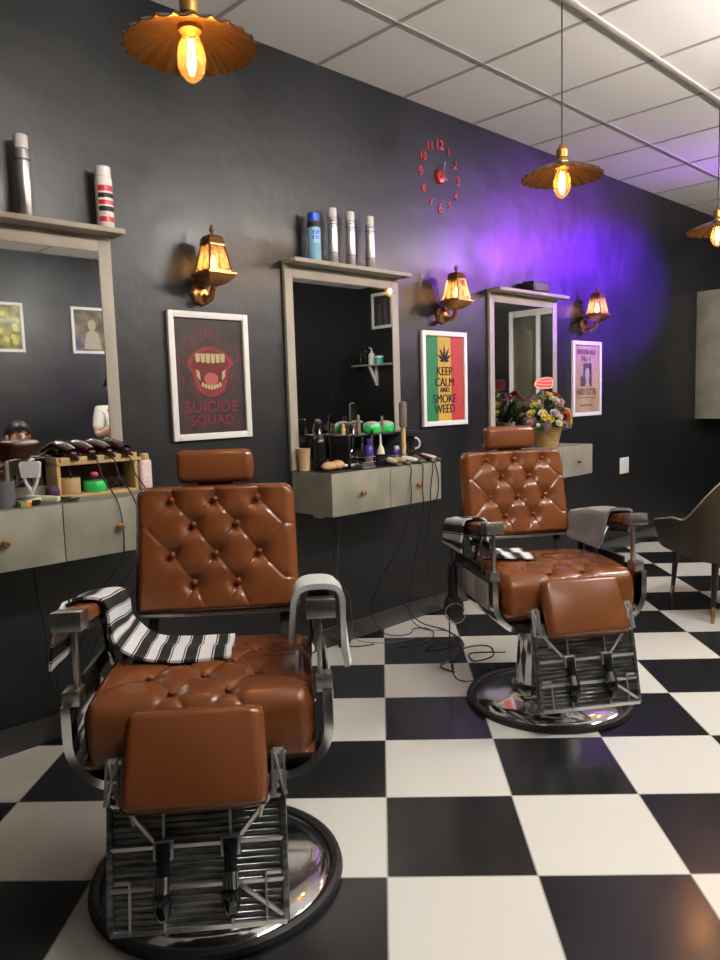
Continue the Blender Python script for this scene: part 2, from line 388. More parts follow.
# ------------------------------------------------------------------ mirrors and floating consoles
def mirror(loc, label):
    t = thing('wall_mirror', label, 'mirror', loc, 0, 'tall wall mirrors with shelf tops')
    b = MB()
    b.span((-.392, -.022, .005), (-.344, -.001, .985), .002).span((.342, -.022, .005), (.392, -.001, .985), .002)
    b.span((-.344, -.022, .925), (.342, -.001, .985), .002).span((-.344, -.022, .005), (.342, -.001, .045), .002)
    b.build('frame', 'laminate', t)
    MB().span((-.344, -.018, .045), (.342, -.002, .925)).build('mirror_glass', 'mirror silver', t, smooth=False)
    MB().span((-.395, -.106, .985), (.415, -.001, 1.005), .002).build('shelf', 'laminate', t)
    return t
m1 = mirror((.998, 0, .943), 'wall mirror with shelf top behind the nearest barber chair')
MIR = [m1, dup(m1, (2.643, 0, .932), 0, 'wall mirror with shelf top between the open mouth and leaf posters'),
       dup(m1, (4.262, 0, .930), 0, 'wall mirror with shelf top behind the flower basket')]
def console(loc, label):
    t = thing('wall_cabinet', label, 'cabinet', loc, 0, 'floating drawer cabinets under the mirrors')
    b = MB().span((-.39, -.272, -.2), (.39, -.001, -.183)).span((-.39, -.272, -.017), (.39, -.001, 0))
    b.span((-.39, -.272, -.2), (-.372, -.001, 0)).span((.372, -.272, -.2), (.39, -.001, 0)).span((-.372, -.012, -.183), (.372, -.002, -.017)).span((-.01, -.27, -.183), (.01, -.02, -.017))
    b.build('carcass', 'concrete laminate', t, smooth=False)
    for s in (-1, 1):
        d = MB().span((min(s * .0015, s * .39), -.29, -.2), (max(s * .0015, s * .39), -.273, -.001), .001).build('drawer', 'concrete laminate', t)
        MB().lathe([(0.0, .026), (.009, .026), (.0145, .021), (.0145, .016), (.007, .009), (.006, 0)], (s * .2, -.29, -.105), 18, rotm('X', 90)).build('knob', 'copper brass', d)
    return t
c1 = console((1.02, 0, .943), 'concrete grey drawer cabinet carrying the wooden clipper rack')
dup(c1, (2.655, 0, .932), 0, 'concrete grey drawer cabinet carrying the black tool organizer')
dup(c1, (4.27, 0, .925), 0, 'concrete grey drawer cabinet carrying the flower basket')

# wall cupboard at the far end
t = thing('wall_cupboard', 'grey wall cupboard hung in the far corner at right edge', 'cupboard', (7.44, 0, 1.0))
MB().span((-.34, -.24, 0), (.34, -.001, 1.165), .002).build('carcass', 'concrete laminate', t)
for s in (0, 1):
    d = MB().span((-.34 + s * .341, -.26, .003), (-.001 + s * .341, -.241, 1.162), .002).build('door', 'concrete laminate', t)
    MB().cyl((.03 * (2 * s - 1), -.28, .1), (.03 * (2 * s - 1), -.28, .24), .006).build('handle', 'chrome', d)

# ------------------------------------------------------------------ barber chairs
def seglen(p, a, b):
    a, b, p = Vector(a), Vector(b), Vector(p); d = b - a; u = max(0, min(1, (p - a).dot(d) / d.length_squared)); return (p - a - d * u).length
def tuft(bt, links, amp=.017, cr=.005, bs=.02, cw=.0055):
    def f(x, y):
        d = 0
        for q in bt: d -= amp * math.exp(-((x - q[0]) ** 2 + (y - q[1]) ** 2) / (2 * bs * bs))
        c = 0
        for a, e in links: c = max(c, math.exp(-(seglen((x, y), a, e) / cw) ** 2) + .45 * math.exp(-(seglen((x, y), a, e) / (cw * 3.)) ** 2))
        return d - cr * c
    return f
def barber_chair():
    t = thing('barber_chair', '', 'barber chair', (0, 0, 0), 0, 'brown leather barber chairs')
    # base
    b = MB().lathe([(0, .004), (.302, .004), (.306, .014), (.29, .026), (.25, .036), (.19, .046), (.158, .052), (.142, .066), (.134, .10), (.128, .2), (.12, .30), (.10, .305), (.0, .305)], n=56)
    b.build('base', 'chrome', t)
    MB().lathe([(.305, .0005), (.335, .0005), (.338, .008), (.334, .02), (.322, .025), (.309, .02), (.305, .0005)], n=64).build('base_ring', 'black rubber', t)
    MB().cyl((0, 0, .3), (0, 0, .37), .062, n=28).build('column', 'chrome', t)
    MB().box((0, .02, .378), (.34, .34, .03), .006).box((0, -.18, .375), (.30, .1, .02), .004).build('under_frame', 'black plastic', t)
    # U shaped chrome seat pan
    def U(u):   # profile across the chair
        hw, zb, zt, r = .318, .362, .575, .125
        L1 = zt - zb - r; La = r * PI / 2; Lb = hw - r; T = 2 * (L1 + La + Lb); q = u * T
        sg = -1
        if q > T / 2: q = T - q; sg = 1
        if q < L1: return sg * hw, zt - q, sg, 0
        q -= L1
        if q < La: a = q / r; return sg * (hw - r + r * math.cos(a)), zb + r - r * math.sin(a), sg * math.cos(a), -math.sin(a)
        q -= La; return sg * (hw - r - q), zb, 0, -1
    def pan(y0, y1, th):
        def o(u, v): x, z, nx, nz = U(u); return (x, y0 + (y1 - y0) * v, z)
        def i(u, v): x, z, nx, nz = U(u); return (x - nx * th, y0 + (y1 - y0) * v, z - nz * th)
        return MB().grid(o, 48, 3, i)
    pan(-.165, .14, .008).build('seat_pan', 'chrome', t)
    pan(-.208, -.16, .022).build('seat_pan_trim', 'chrome', t)
    for s in (-1, 1): MB().span((s * .318, -.155, .455), (s * .3225, -.03, .555), .002).span((s * .318, -.022, .455), (s * .3225, .135, .555), .002).build('side_panel', 'pale steel', t)
    # seat cushion
    prof = [(.285, .44), (.285, .53), (.272, .565), (.24, .578)] + [(.24 - .40 * k / 8, .578 + .012 * math.sin(PI * k / 8) + .008 * k / 8) for k in range(1, 9)]
    for k in range(1, 7): a = k / 6 * PI / 2 * .93; prof.append((-.16 - .062 * math.sin(a), .526 + .06 * math.cos(a)))
    prof += [(-.226, .50), (-.228, .47), (-.224, .435), (-.205, .415), (-.16, .408)]
    ac = [0]
    for p, q in zip(prof, prof[1:]): ac.append(ac[-1] + math.hypot(q[0] - p[0], q[1] - p[1]))
    def at(s):
        for k in range(len(ac) - 1):
            if s <= ac[k + 1] + 1e-9:
                f = (s - ac[k]) / (ac[k + 1] - ac[k]); p, q = prof[k], prof[k + 1]; return p[0] + (q[0] - p[0]) * f, p[1] + (q[1] - p[1]) * f
        return prof[-1]
    def arc_of_y(y):
        for k in range(3, len(prof) - 1):
            if prof[k][0] >= y >= prof[k + 1][0]: return ac[k] + (prof[k][0] - y) / (prof[k][0] - prof[k + 1][0]) * (ac[k + 1] - ac[k])
    s1, s2, s3, s4 = (arc_of_y(y) for y in (-.165, -.075, .015, .105))
    sb = [(-.068, s1), (.068, s1), (-.136, s2), (0, s2), (.136, s2), (-.068, s3), (.068, s3), (-.136, s4), (0, s4), (.136, s4)]
    sl = [(a, c) for a in sb for c in sb if a < c and .05 < abs(a[0] - c[0]) < .09 and .05 < abs(a[1] - c[1]) < .12]
    sl += [((x, s1), (x + dx, s1 + .075)) for x in (-.068, .068) for dx in (-.045, .045)] + [((s * .136, s2), (s * .25, s2 + .075)) for s in (-1, 1)] + [((s * .136, s4), (s * .26, s4 + .04)) for s in (-1, 1)]
    tf = tuft(sb, sl, .015, .0034, .021, .005)
    tap = lambda v: 1 - .13 * max(0, (v - .86) / .14) ** 2
    def seat(u, v):
        x = (u - .5) * .55 * tap(v); s = v * ac[-1]; y, z = at(s); y2, z2 = at(min(s + .004, ac[-1])); y0, z0 = at(max(s - .004, 0))
        ty, tz = y2 - y0, z2 - z0; L = math.hypot(ty, tz) or 1; ny, nz = tz / L, -ty / L
        e = abs(2 * u - 1); drop = .045 * max(0, (e - .86) / .14) ** 2.2
        d = tf(x, s) - drop + .006 * (1 - e ** 4)
        if nz < -.3: d = 0
        return (x, y + ny * d * (1 if nz < .99 else 1), z + nz * d)
    def seatb(u, v):
        x = (u - .5) * .53 * tap(v); s = v * ac[-1]; y, z = at(s); return (x, min(max(y, -.17), .24), min(z - .05, .45) if z > .5 else max(z, .43))
    st_ = MB().grid(seat, 132, 170, seatb).build('seat', 'leather', t, angle=60)
    for q in sb:
        y, z = at(q[1]); MB().ball((q[0], y, z + .0 - .006), (.0095, .0095, .007), 12).build('button', 'leather dark', st_)
    # backrest: tilted plane, centre line from (y .328,z .645) to (y .412, z 1.015)
    p0, p1 = Vector((0, .318, .642)), Vector((0, .402, 1.018)); up = (p1 - p0); hh = up.length; up.normalize(); nf = Vector((0, -up.z, up.y))
    P = lambda x, h, d: p0 + Vector((x, 0, 0)) + up * h + nf * d
    bt = [(-.13, .340), (0, .340), (.13, .340), (-.065, .263), (.065, .263), (-.13, .174), (0, .174), (.13, .174), (-.065, .088), (.065, .088)]
    bl = [(a, c) for a in bt for c in bt if a < c and .05 < abs(a[0] - c[0]) < .09 and abs(a[1] - c[1]) < .1]
    bl += [((s * .13, y), (s * .205, y + dy)) for s in (-1, 1) for y, dy in ((.340, -.082), (.174, .082), (.174, -.08))] + [((s * .205, y), (s * .245, y - .003)) for s in (-1, 1) for y in (.258, .094)]
    bl += [((x, .088), (x + dx, .02)) for x in (-.065, .065) for dx in (-.03, .03)] + [((x, .340), (x, .378)) for x in (-.13, 0, .13)]
    tb = tuft(bt, bl, .021, .0032, .022, .0048)
    def bk(u, v, front=True):
        hw = .247 - .006 * v; h = v * hh; e = abs(2 * u - 1); ev = abs(2 * v - 1)
        cut = .02 * max(0, (v - .9) / .1) ** 2
        x = (2 * u - 1) * (hw - cut)
        rnd = .034 * (max(0, (e - .87) / .13) ** 2.4 + max(0, (ev - .9) / .1) ** 2.4)
        if front: return P(x, h, .046 + .010 * (1 - e * e) + tb(x, h) - min(rnd, .046))
        return P(x, h, -.03 + min(rnd, .02))
    bb = MB().grid(bk, 150, 116, lambda u, v: bk(u, v, False)).build('backrest', 'leather', t, angle=60)
    for q in bt: MB().ball(P(q[0], q[1], .046), (.0105, .0105, .0105), 12).build('button', 'leather dark', bb)
    MB().box(P(0, -.006, 0), (.47, .05, .012), .003, Matrix((Vector((1, 0, 0)), -nf, up)).transposed()).build('back_rail', 'brushed steel', t)
    for s in (-1, 1): MB().bar(P(s * .2, -.005, -.03), Vector((s * .2, .27, .5)), .03, .01).build('back_hinge', 'black plastic', t)
    # headrest
    q0 = P(0, hh, -.005); rh = rotm('X', -8)
    MB().box((0, .412, 1.078), (.236, .084, .102), .024, rh, 4).build('headrest', 'leather', t)
    MB().box((0, .41, 1.026), (.11, .035, .016), .004).bar((-.03, .418, .9), (-.03, .425, 1.04), .012, .006).bar((.03, .418, .9), (.03, .425, 1.04), .012, .006).build('headrest_bracket', 'black plastic', t)
    # arms
    for s in (-1, 1):
        sl_ = -.13; zz = lambda y: .769 + sl_ * (y + .15); ra = Matrix.Rotation(math.atan(sl_), 3, 'X')
        MB().box((s * .298, -.155, zz(-.155)), (.070, .066, .046), .002, ra).build('arm_cap', 'brushed steel', t)
        MB().box((s * .298, .09, zz(.09) + .001), (.060, .42, .040), .012, ra, 3).build('arm_pad', 'leather', t)
        MB().box((s * .298, .09, zz(.09) - .026), (.054, .42, .014), .002, ra).build('arm_rail', 'black plastic', t)
        MB().span((s * .30 - .02, -.185, .566), (s * .30 + .02, -.13, .603), .002).build('seat_bracket', 'brushed steel', t)
        MB().bar((s * .292, -.15, .6), (s * .292, -.15, .748), .012, .02, .002).build('front_post', 'brushed steel', t)
        MB().bar((s * .272, .02, .725), (s * .28, .14, .56), .022, .012, .002, (1, 0, 0)).build('arm_strut', 'chrome', t)
        MB().bar((s * .292, .27, .69), (s * .27, .26, .50), .03, .014, .002, (1, 0, 0)).build('rear_post', 'black plastic', t)
        MB().span((s * .305 - .006, -.06, .555), (s * .305 + .006, .26, .60), .002).build('side_rail', 'black plastic', t)
    # footrest
    a0, a1 = Vector((0, -.262, .582)), Vector((0, -.368, .386)); dv = (a1 - a0).normalized(); nv = Vector((0, dv.z, -dv.y)); L = (a1 - a0).length
    def pad(u, v, fr=1):
        e, w = abs(2 * u - 1), abs(2 * v - 1); hw = .158 + .007 * v
        r = .03 * (max(0, (e - .84) / .16) ** 2.3 + max(0, (w - .86) / .14) ** 2.3)
        k = a0 + Vector(((2 * u - 1) * hw * (1 - .05 * w ** 7), 0, 0)) + dv * L * (.5 + (v - .5) * (1 - .06 * e ** 7))
        return k + nv * ((.022 + .012 * (1 - e * e) * (1 - w * w) - min(r, .03)) if fr else (-.03 + min(r, .02)))
    if nv.y > 0: nv = -nv
    MB().grid(pad, 40, 30, lambda u, v: pad(u, v, 0)).build('footrest_pad', 'leather', t, angle=60)
    g0, g1 = Vector((0, -.300, .425)), Vector((0, -.372, .118)); gd = (g1 - g0).normalized(); gn = Vector((0, gd.z, -gd.y)); gl = (g1 - g0).length
    if gn.y > 0: gn = -gn
    G = lambda x, h, d=0.: g0 + Vector((x, 0, 0)) + gd * h + gn * d
    R = Matrix((Vector((1, 0, 0)), gd, gn)).transposed()
    pb = MB().box(G(0, gl / 2, -.008), (.386, gl, .008), 0, R)
    pb.box(G(-.193, gl / 2, -.012), (.014, gl, .034), .003, R).box(G(.193, gl / 2, -.012), (.014, gl, .034), .003, R)
    n = 22
    for k in range(n):                                  # pressed plank pattern
        pb.box(G(0, gl * (k + .5) / n, -.003), (.37, gl / n * .62, .006), .0018, R, 1)
    pl_ = pb.build('footrest_plate', 'cast aluminium', t)
    rb = MB()
    for h in (.045, .138, .225): rb.bar(G(-.19, h, .002), G(.19, h, .002), .006, .009)
    for x in (-.074, .074): rb.bar(G(x, 0, .002), G(x, gl, .002), .006, .009)
    for s in (-1, 1):
        rb.bar(G(s * .185, .02, .002), G(s * .095, .125, .002), .006, .009); rb.bar(G(s * .165, 0, .002), G(s * .14, .09, .002), .005, .008)
    rb.bar(G(.09, .23, .002), G(.185, .30, .002), .006, .009); rb.bar(G(-.194, gl, .0), G(.194, gl, .0), .008, .012)
    for s in (-1, 1): rb.bar(G(s * .15, .21, .002), G(s * .15, gl, .002), .005, .008); rb.bar(G(s * .15, .21, .002), G(s * .184, .21, .002), .005, .008)
    rb.build('ribs', 'rib aluminium', pl_)
    for s in (-1, 1):                                   # lattice ears beside the pad
        e = MB(); xx = s * .186
        A, B_ = Vector((xx - s * .012, -.285, .475)), Vector((xx + s * .012, -.285, .475)); A2, B2 = Vector((xx - s * .014, -.318, .385)), Vector((xx + s * .014, -.318, .385))
        for p, q in ((A, A2), (B_, B2), (A, B_), (A, B2), (B_, A2), ((A + A2) / 2, (B_ + B2) / 2)): e.bar(p, q, .006, .012)
        e.bar(Vector((xx, -.28, .45)), Vector((xx, -.14, .44)), .012, .02)
        e.build('bracket', 'rib aluminium', t)
    for x in (-.074, .074):
        bo = MB().box(G(x, .142, .008), (.044, .044, .02), .004, R); bo.build('peg_boss', 'rib aluminium', t); MB().box(G(x, .142, .0185), (.032, .032, .004), .001, R).build('boss_recess', 'black plastic', t)
        k0 = G(x, .142, .012)
        pg = MB().cyl(k0, k0 + Vector((0, -.028, -.055)), .016, .013, 16).build('foot_peg', 'black gloss', t)
        k1 = k0 + Vector((0, -.028, -.055)); 
        MB().cyl(k1 + Vector((0, .004, .008)), k1 + Vector((0, -.012, -.022)), .0185, .021, 20).build('peg_collar', 'chrome', pg)
        MB().ball(k1 + Vector((0, -.016, -.045)), (.0205, .019, .042), 16).build('peg_grip', 'black gloss', pg)
    return t
CH = [(1.021, -1.166, -39.2), (2.628, -1.197, -33.4)]
ch1 = barber_chair(); ch1.location = (CH[0][0], CH[0][1], 0); ch1.rotation_euler = (0, 0, math.radians(CH[0][2]))
ch1['label'] = 'brown tufted leather barber chair in front with striped towel across its seat'
ch2 = dup(ch1, (CH[1][0], CH[1][1], 0), math.radians(CH[1][2]), 'brown tufted leather barber chair farther back with hair dryer at its side')

# towels (built in the chair's frame, then placed with it)
def towel(name, label, cat, chair, path, ywid, matn, uscale=0, th=.009, nu=60, nv=10, wav=.004, z0=None):
    """path: list of (x, z, y_lo, y_hi) along the towel"""
    P = [Vector(p) for p in [(*q[:2], q[2]) for q in path]]; Q = [q[3] for q in path]
    n = len(path); 
    def cr(f, i, u): 
        a, b_, c, d = f[max(i - 1, 0)], f[i], f[i + 1], f[min(i + 2, n - 1)]
        return .5 * ((2 * b_) + (c - a) * u + (2 * a - 5 * b_ + 4 * c - d) * u * u + (3 * b_ - a - 3 * c + d) * u ** 3)
    xs, zs, lo, hi = [[q[k] for q in path] for k in range(4)]
    le = [0]
    for p, q in zip(path, path[1:]): le.append(le[-1] + math.hypot(q[0] - p[0], q[1] - p[1]))
    def ev(u):
        s = u * le[-1]
        for i in range(n - 1):
            if s <= le[i + 1] + 1e-9:
                f = (s - le[i]) / max(le[i + 1] - le[i], 1e-9); return [cr(k, i, f) for k in (xs, zs, lo, hi)]
        return [k[-1] for k in (xs, zs, lo, hi)]
    def pt(u, v, off):
        a = ev(max(u - .01, 0)); b_ = ev(min(u + .01, 1)); x, z, l, h = ev(u)
        tx, tz = b_[0] - a[0], b_[1] - a[1]; L = math.hypot(tx, tz) or 1; nx, nz = -tz / L, tx / L
        w = wav * math.sin(v * 9 + u * 5) * (.4 + u)
        y = l + (h - l) * v
        return Vector((x + nx * (off + w), y, z + nz * (off + w) - .13 * (y + .15) * min(1, max(0, (z - .64) / .08))))
    cx, cy, a = chair; M = Matrix.Rotation(math.radians(a), 3, 'Z')
    T = lambda p: M @ p
    o = MB().grid(lambda u, v: T(pt(u, v, th)), nu, nv, lambda u, v: T(pt(u, v, 0)), (lambda u, v: (u * le[-1] / uscale + .1, v)) if uscale else None).build(name, matn, None, (cx, cy, 0), angle=70)
    return tag(o, label, cat)
towel('striped_towel', 'black and white striped towel over left arm and seat of the nearest chair', 'towel', CH[0],
      [(-.35, .645, -.15, .06), (-.348, .70, -.13, .07), (-.342, .785, -.06, .13), (-.326, .796, -.03, .2), (-.274, .796, -.02, .24), (-.256, .775, -.01, .26), (-.252, .71, .0, .27),
       (-.234, .645, .0, .26), (-.17, .613, -.01, .2), (-.08, .606, -.02, .17), (.06, .606, .0, .155)], 0, 'striped cotton', .066, th=.007)
towel('grey_towel', 'light grey towel folded over right arm of the nearest chair', 'towel', CH[0],
      [(.232, .665, -.10, .06), (.236, .73, -.12, .09), (.246, .788, -.13, .13), (.268, .806, -.13, .15), (.325, .806, -.13, .15), (.345, .788, -.13, .13), (.349, .73, -.12, .09), (.352, .66, -.12, .05), (.359, .60, -.115, .02)], 0, 'grey towel light', th=.014, wav=.003)
towel('striped_towel', 'striped towel bunched over left arm of the farther barber chair', 'towel', CH[1],
      [(-.35, .635, .05, .31), (-.348, .71, .05, .31), (-.342, .785, .03, .3), (-.326, .796, .02, .29), (-.274, .796, .02, .27), (-.256, .77, .02, .26), (-.252, .71, .03, .24), (-.23, .645, .02, .2), (-.17, .614, .0, .17), (-.05, .606, .0, .15)], 0, 'striped cotton', .075, th=.007)
towel('grey_towel', 'dark grey towel hanging inside right arm of the farther barber chair', 'towel', CH[1],
      [(.232, .625, -.0, .28), (.240, .69, -.02, .30), (.248, .785, -.05, .31), (.266, .801, -.06, .30), (.33, .801, -.06, .28), (.348, .785, -.05, .27), (.351, .73, -.03, .25), (.353, .70, -.02, .24)], 0, 'grey towel dark', th=.010, wav=.006)

# hair dryer hanging beside the farther chair
cx, cy, a = CH[1]; M3 = Matrix.Rotation(math.radians(a), 3, 'Z'); hp = Vector((cx, cy, .02)) + M3 @ Vector((-.37, .215, 0)) + Vector((.024, -.022, 0))
t = thing('hair_dryer', 'black hair dryer hanging head down beside the farther barber chair', 'hair dryer', tuple(hp), math.radians(-48))
MB().lathe([(0, -.10), (.026, -.10), (.034, -.085), (.041, -.04), (.043, .0), (.042, .05), (.033, .1), (.03, .125), (.026, .125), (.024, .10), (0, .09)], (0, 0, .345), 28, rotm('X', -90)).build('body', 'black plastic', t)
MB().tube([(0, -.0, .36), (0, .005, .42), (0, .008, .5), (0, .006, .53)], [.020, .018, .017, .016], 14).build('handle', 'black plastic', t)
MB().lathe([(.041, 0), (.0437, 0), (.0437, .006), (.041, .006), (.041, 0)], (0, -.098, .345), 28, rotm('X', -90)).build('rim', 'brushed steel', t)
MB().tube([(0, .006, .52), (.012, .01, .56), (.02, .02, .60), (.005, .03, .615), (-.008, .02, .59), (0, .008, .53)], .004).build('hanging_loop', 'black rubber', t)

# ------------------------------------------------------------------ tub chair at right
def tub_chair():
    t = thing('tub_chair', '', 'armchair', (0, 0, 0), 0, 'brown leather tub chairs')
    def sh(u, v, off=0):      # u round the shell from right arm front, over the back, to left arm front
        th = math.radians(-142 + 284 * u) + PI / 2      # 0 at back (+Y)
        k = 1 - abs(2 * u - 1); f = max(0, min(1, (k - .43) / .42)); f = f * f * (3 - 2 * f)
        hb = .205 + .31 * f - .09 * max(0, (.34 - k) / .34); flare = 1 + .09 * v
        c_, s_ = math.cos(th), math.sin(th); r = (.315 + off) / (abs(c_) ** 3.2 + abs(s_) ** 3.2) ** (1 / 3.2)
        fy = 1.56 if s_ < 0 else 1
        return Vector((r * c_ * flare, r * s_ * flare * fy + .02 * v * max(0, s_), .335 + v * hb))
    MB().grid(lambda u, v: sh(u, v, .0), 60, 12, lambda u, v: sh(u, v, -.035)).build('shell', 'olive leather', t, angle=60)
    MB().tube([sh(i / 30, 1, -.005) + Vector((0, 0, .003)) for i in range(31)], .006, 8).build('piping', 'beige piping', t)
    MB().lathe([(0, .33), (.24, .33), (.275, .345), (.278, .40), (.25, .44), (.15, .452), (0, .455)], (0, -.01, 0), 40).build('seat', 'olive leather', t)
    MB().box((0, .17, .56), (.36, .09, .22), .04, rotm('X', -14), 4).build('back_cushion', 'beige piping', t)
    for x, y in ((-.225, -.225), (.225, -.225), (-.225, .225), (.225, .225)):
        l = MB().cyl((x * 1.06, y * 1.06, .09), (x, y, .345), .0125, .020, 14).build('leg', 'black plastic', t)
        MB().cyl((x * 1.085, y * 1.085, .0), (x * 1.06, y * 1.06, .09), .0105, .0126, 14).build('brass_tip', 'brass tip', l)
    return t
tub = tub_chair(); tub.location = (4.445, -1.29, 0); tub.rotation_euler = (0, 0, math.radians(138.3)); tub['label'] = 'brown leather tub armchair with black brass-tipped legs at right edge'
dup(tub, (2.07, -3.10, 0), math.radians(180), 'brown leather tub armchair under the seated person across the room')

# ------------------------------------------------------------------ pendants and sconces
def pendant():
    t = thing('pendant_lamp', '', 'pendant lamp', (0, 0, 0), 0, 'brass pendant lamps on the ceiling trunking')   # origin at bulb centre
    top = H - .016
    def wob(k, i): return 0
    n = 72
    pr_ = [(r * .955, z - .022) for r, z in [(.03, .088), (.06, .083), (.10, .070), (.14, .053), (.172, .036), (.176, .032), (.172, .031), (.14, .047), (.10, .064), (.06, .077), (.03, .082)]]
    b = MB(); tm = bmesh.new(); rings = []
    for k, (r, z) in enumerate(pr_):
        am = .004 * min(1, max(0, (r - .05) / .1))
        rings.append([tm.verts.new(((r + (.003 * (1 if i % 3 == 0 else 0) if r > .16 else 0)) * math.cos(2 * PI * i / n), (r + (.003 * (1 if i % 3 == 0 else 0) if r > .16 else 0)) * math.sin(2 * PI * i / n), z + am * (1, -.5, -.5)[i % 3])) for i in range(n)])
    rings.append(rings[0])
    for p, q in zip(rings, rings[1:]):
        for i in range(n): tm.faces.new((p[i], p[(i + 1) % n], q[(i + 1) % n], q[i]))
    bmesh.ops.recalc_face_normals(tm, faces=tm.faces); b._merge(tm, Matrix())
    b.build('shade', 'brass shade', t, angle=25)
    MB().lathe([(0, .072), (.028, .072), (.032, .08), (.032, .094), (.022, .10), (.02, .11), (.024, .114), (.024, .145), (.018, .152), (.012, .165), (.006, .172), (0, .172)], (0, 0, -.022), 28).build('socket', 'antique brass', t)
    MB().cyl((0, 0, .148), (0, 0, 0.65), .003, n=8).build('cord', 'black rubber', t)
    bl = MB().lathe([(.0, -.074), (.010, -.072), (.024, -.060), (.034, -.038), (.036, -.016), (.033, .008), (.022, .034), (.015, .05), (.014, .056)], n=24).build('bulb', 'bulb glass', t)
    b = MB()
    for k in range(4):
        a = k * PI / 2 + .4; b.cyl((.011 * math.cos(a), .011 * math.sin(a), -.034), (.0065 * math.cos(a), .0055 * math.sin(a), .03), .0017, n=6)
    b.build('filament', 'filament', bl)
    return t
pd = pendant(); pz = 2.165; PD = [(1.105, -1.105), (2.895, -1.105), (4.585, -1.11)]
PL = ['brass pendant lamp with scalloped shade nearest the camera', 'brass pendant lamp on long cord between clock and right cupboard', 'brass pendant lamp at right edge above the wall cupboard']
for k, (x, y) in enumerate(PD):
    if k == 0: pd.location = (x, y, pz); o = pd; pd['label'] = PL[0]
    else: o = dup(pd, (x, y, pz), .3 * k, PL[k])
    for c in kids(o):       # cord reaches the trunking
        if c.name.startswith('cord'): c.scale = (1, 1, 1)
cl = bpy.data.objects['cord']; cm = cl.data
for v in cm.vertices:
    if v.co.z > .4: v.co.z = H - .0165 - pz
dup(pd, (4.564, -1.515, pz + .0145), .7, 'brass pendant lamp reflected near the top of the middle mirror')
for k, (x, y) in enumerate(PD + [(4.564, -1.515)]): lamp('pendant_light', 'POINT', (x, y, pz - .012), 6, (1, .58, .25), .014)

def sconce():
    t = thing('wall_lantern', '', 'wall lamp', (0, 0, 0), 0, 'copper wall lanterns')   # origin on the wall at the back plate centre
    MB().lathe([(0, .03), (.02, .03), (.03, .024), (.045, .018), (.052, .008), (.054, .0005), (0, .0005)], (0, 0, 0), 8, rotm('X', 90)).build('back_plate', 'copper brass', t, angle=20)
    MB().tube([(0, -.02, -.01), (0, -.05, -.028), (0, -.085, -.02), (0, -.105, .02), (0, -.11, .04)], [.014, .014, .013, .012], 10).build('arm', 'copper brass', t)
    cy = -.11
    def sq(prof, mi=None):
        return MB().lathe([(r * 1.4142, z) for r, z in prof], (0, cy, 0), 4, rotm('Z', 45))
    sq([(0, .022), (.02, .022), (.038, .030), (.055, .045), (.066, .06), (.07, .066), (.07, .072), (.058, .076), (.0, .076)]).build('tray', 'copper brass', t, angle=20)
    MB().lathe([(0, -.012), (.004, -.008), (.003, -.002), (.007, .004), (.004, .012), (.008, .022), (0, .023)], (0, cy, 0), 12).build('drop_finial', 'copper brass', t)
    sq([(0, .19), (.038, .19), (.040, .196), (.034, .204), (.036, .212), (.026, .226), (.0, .23)]).build('roof', 'copper brass', t, angle=20)
    MB().lathe([(0, .226), (.008, .23), (.005, .238), (.011, .25), (.008, .262), (.003, .27), (0, .274)], (0, cy, 0), 14).build('finial', 'copper brass', t)
    b = MB()
    for sx in (-1, 1):
        for sy in (-1, 1): b.bar((sx * .056, cy + sy * .056, .073), (sx * .034, cy + sy * .034, .193), .007, .007)
    for r, z in ((.0555, .078), (.035, .188)):
        for s in (-1, 1): b.bar((-r, cy + s * r, z), (r, cy + s * r, z), .006, .006); b.bar((s * r, cy - r, z), (s * r, cy + r, z), .006, .006)
    for sx, sy in ((1, 0), (-1, 0), (0, 1), (0, -1)): b.bar((sx * .056, cy + sy * .056, .076), (sx * .034, cy + sy * .034, .19), .004, .004)
    b.build('cage', 'copper brass', t, angle=20)
    for sx, sy in ((1, 0), (-1, 0), (0, 1), (0, -1)):
        q = []
        for r, z in ((.054, .078), (.0335, .19)):
            for s in (-1, 1): q.append(Vector((sx * r + (s * r if sy else 0), cy + sy * r + (s * r if sx else 0), z)))
        pn = MB(); tm = bmesh.new(); v = [tm.verts.new(p) for p in (q[0], q[1], q[3], q[2])]; tm.faces.new(v); pn._merge(tm, Matrix()); pn.build('pane', 'lantern glass', t, smooth=False)
    MB().lathe([(0, .085), (.008, .09), (.013, .105), (.012, .12), (.006, .14), (0, .15)], (0, cy, 0), 16).build('bulb', 'lantern bulb', t)
    return t
sn = sconce(); SC = [(1.80, 0, 1.744), (3.43, 0, 1.746), (5.055, 0, 1.758)]
SL = ['lit copper wall lantern above the open mouth poster', 'lit copper wall lantern above the leaf poster', 'lit copper wall lantern above the parchment poster, beside purple glow']
for k, p in enumerate(SC):
    if k: dup(sn, p, 0, SL[k])
    else: sn.location = p; sn['label'] = SL[0]
    lamp('lantern_light', 'POINT', (p[0], p[1] - .11, p[2] + .118), 9, (1, .56, .22), .012)

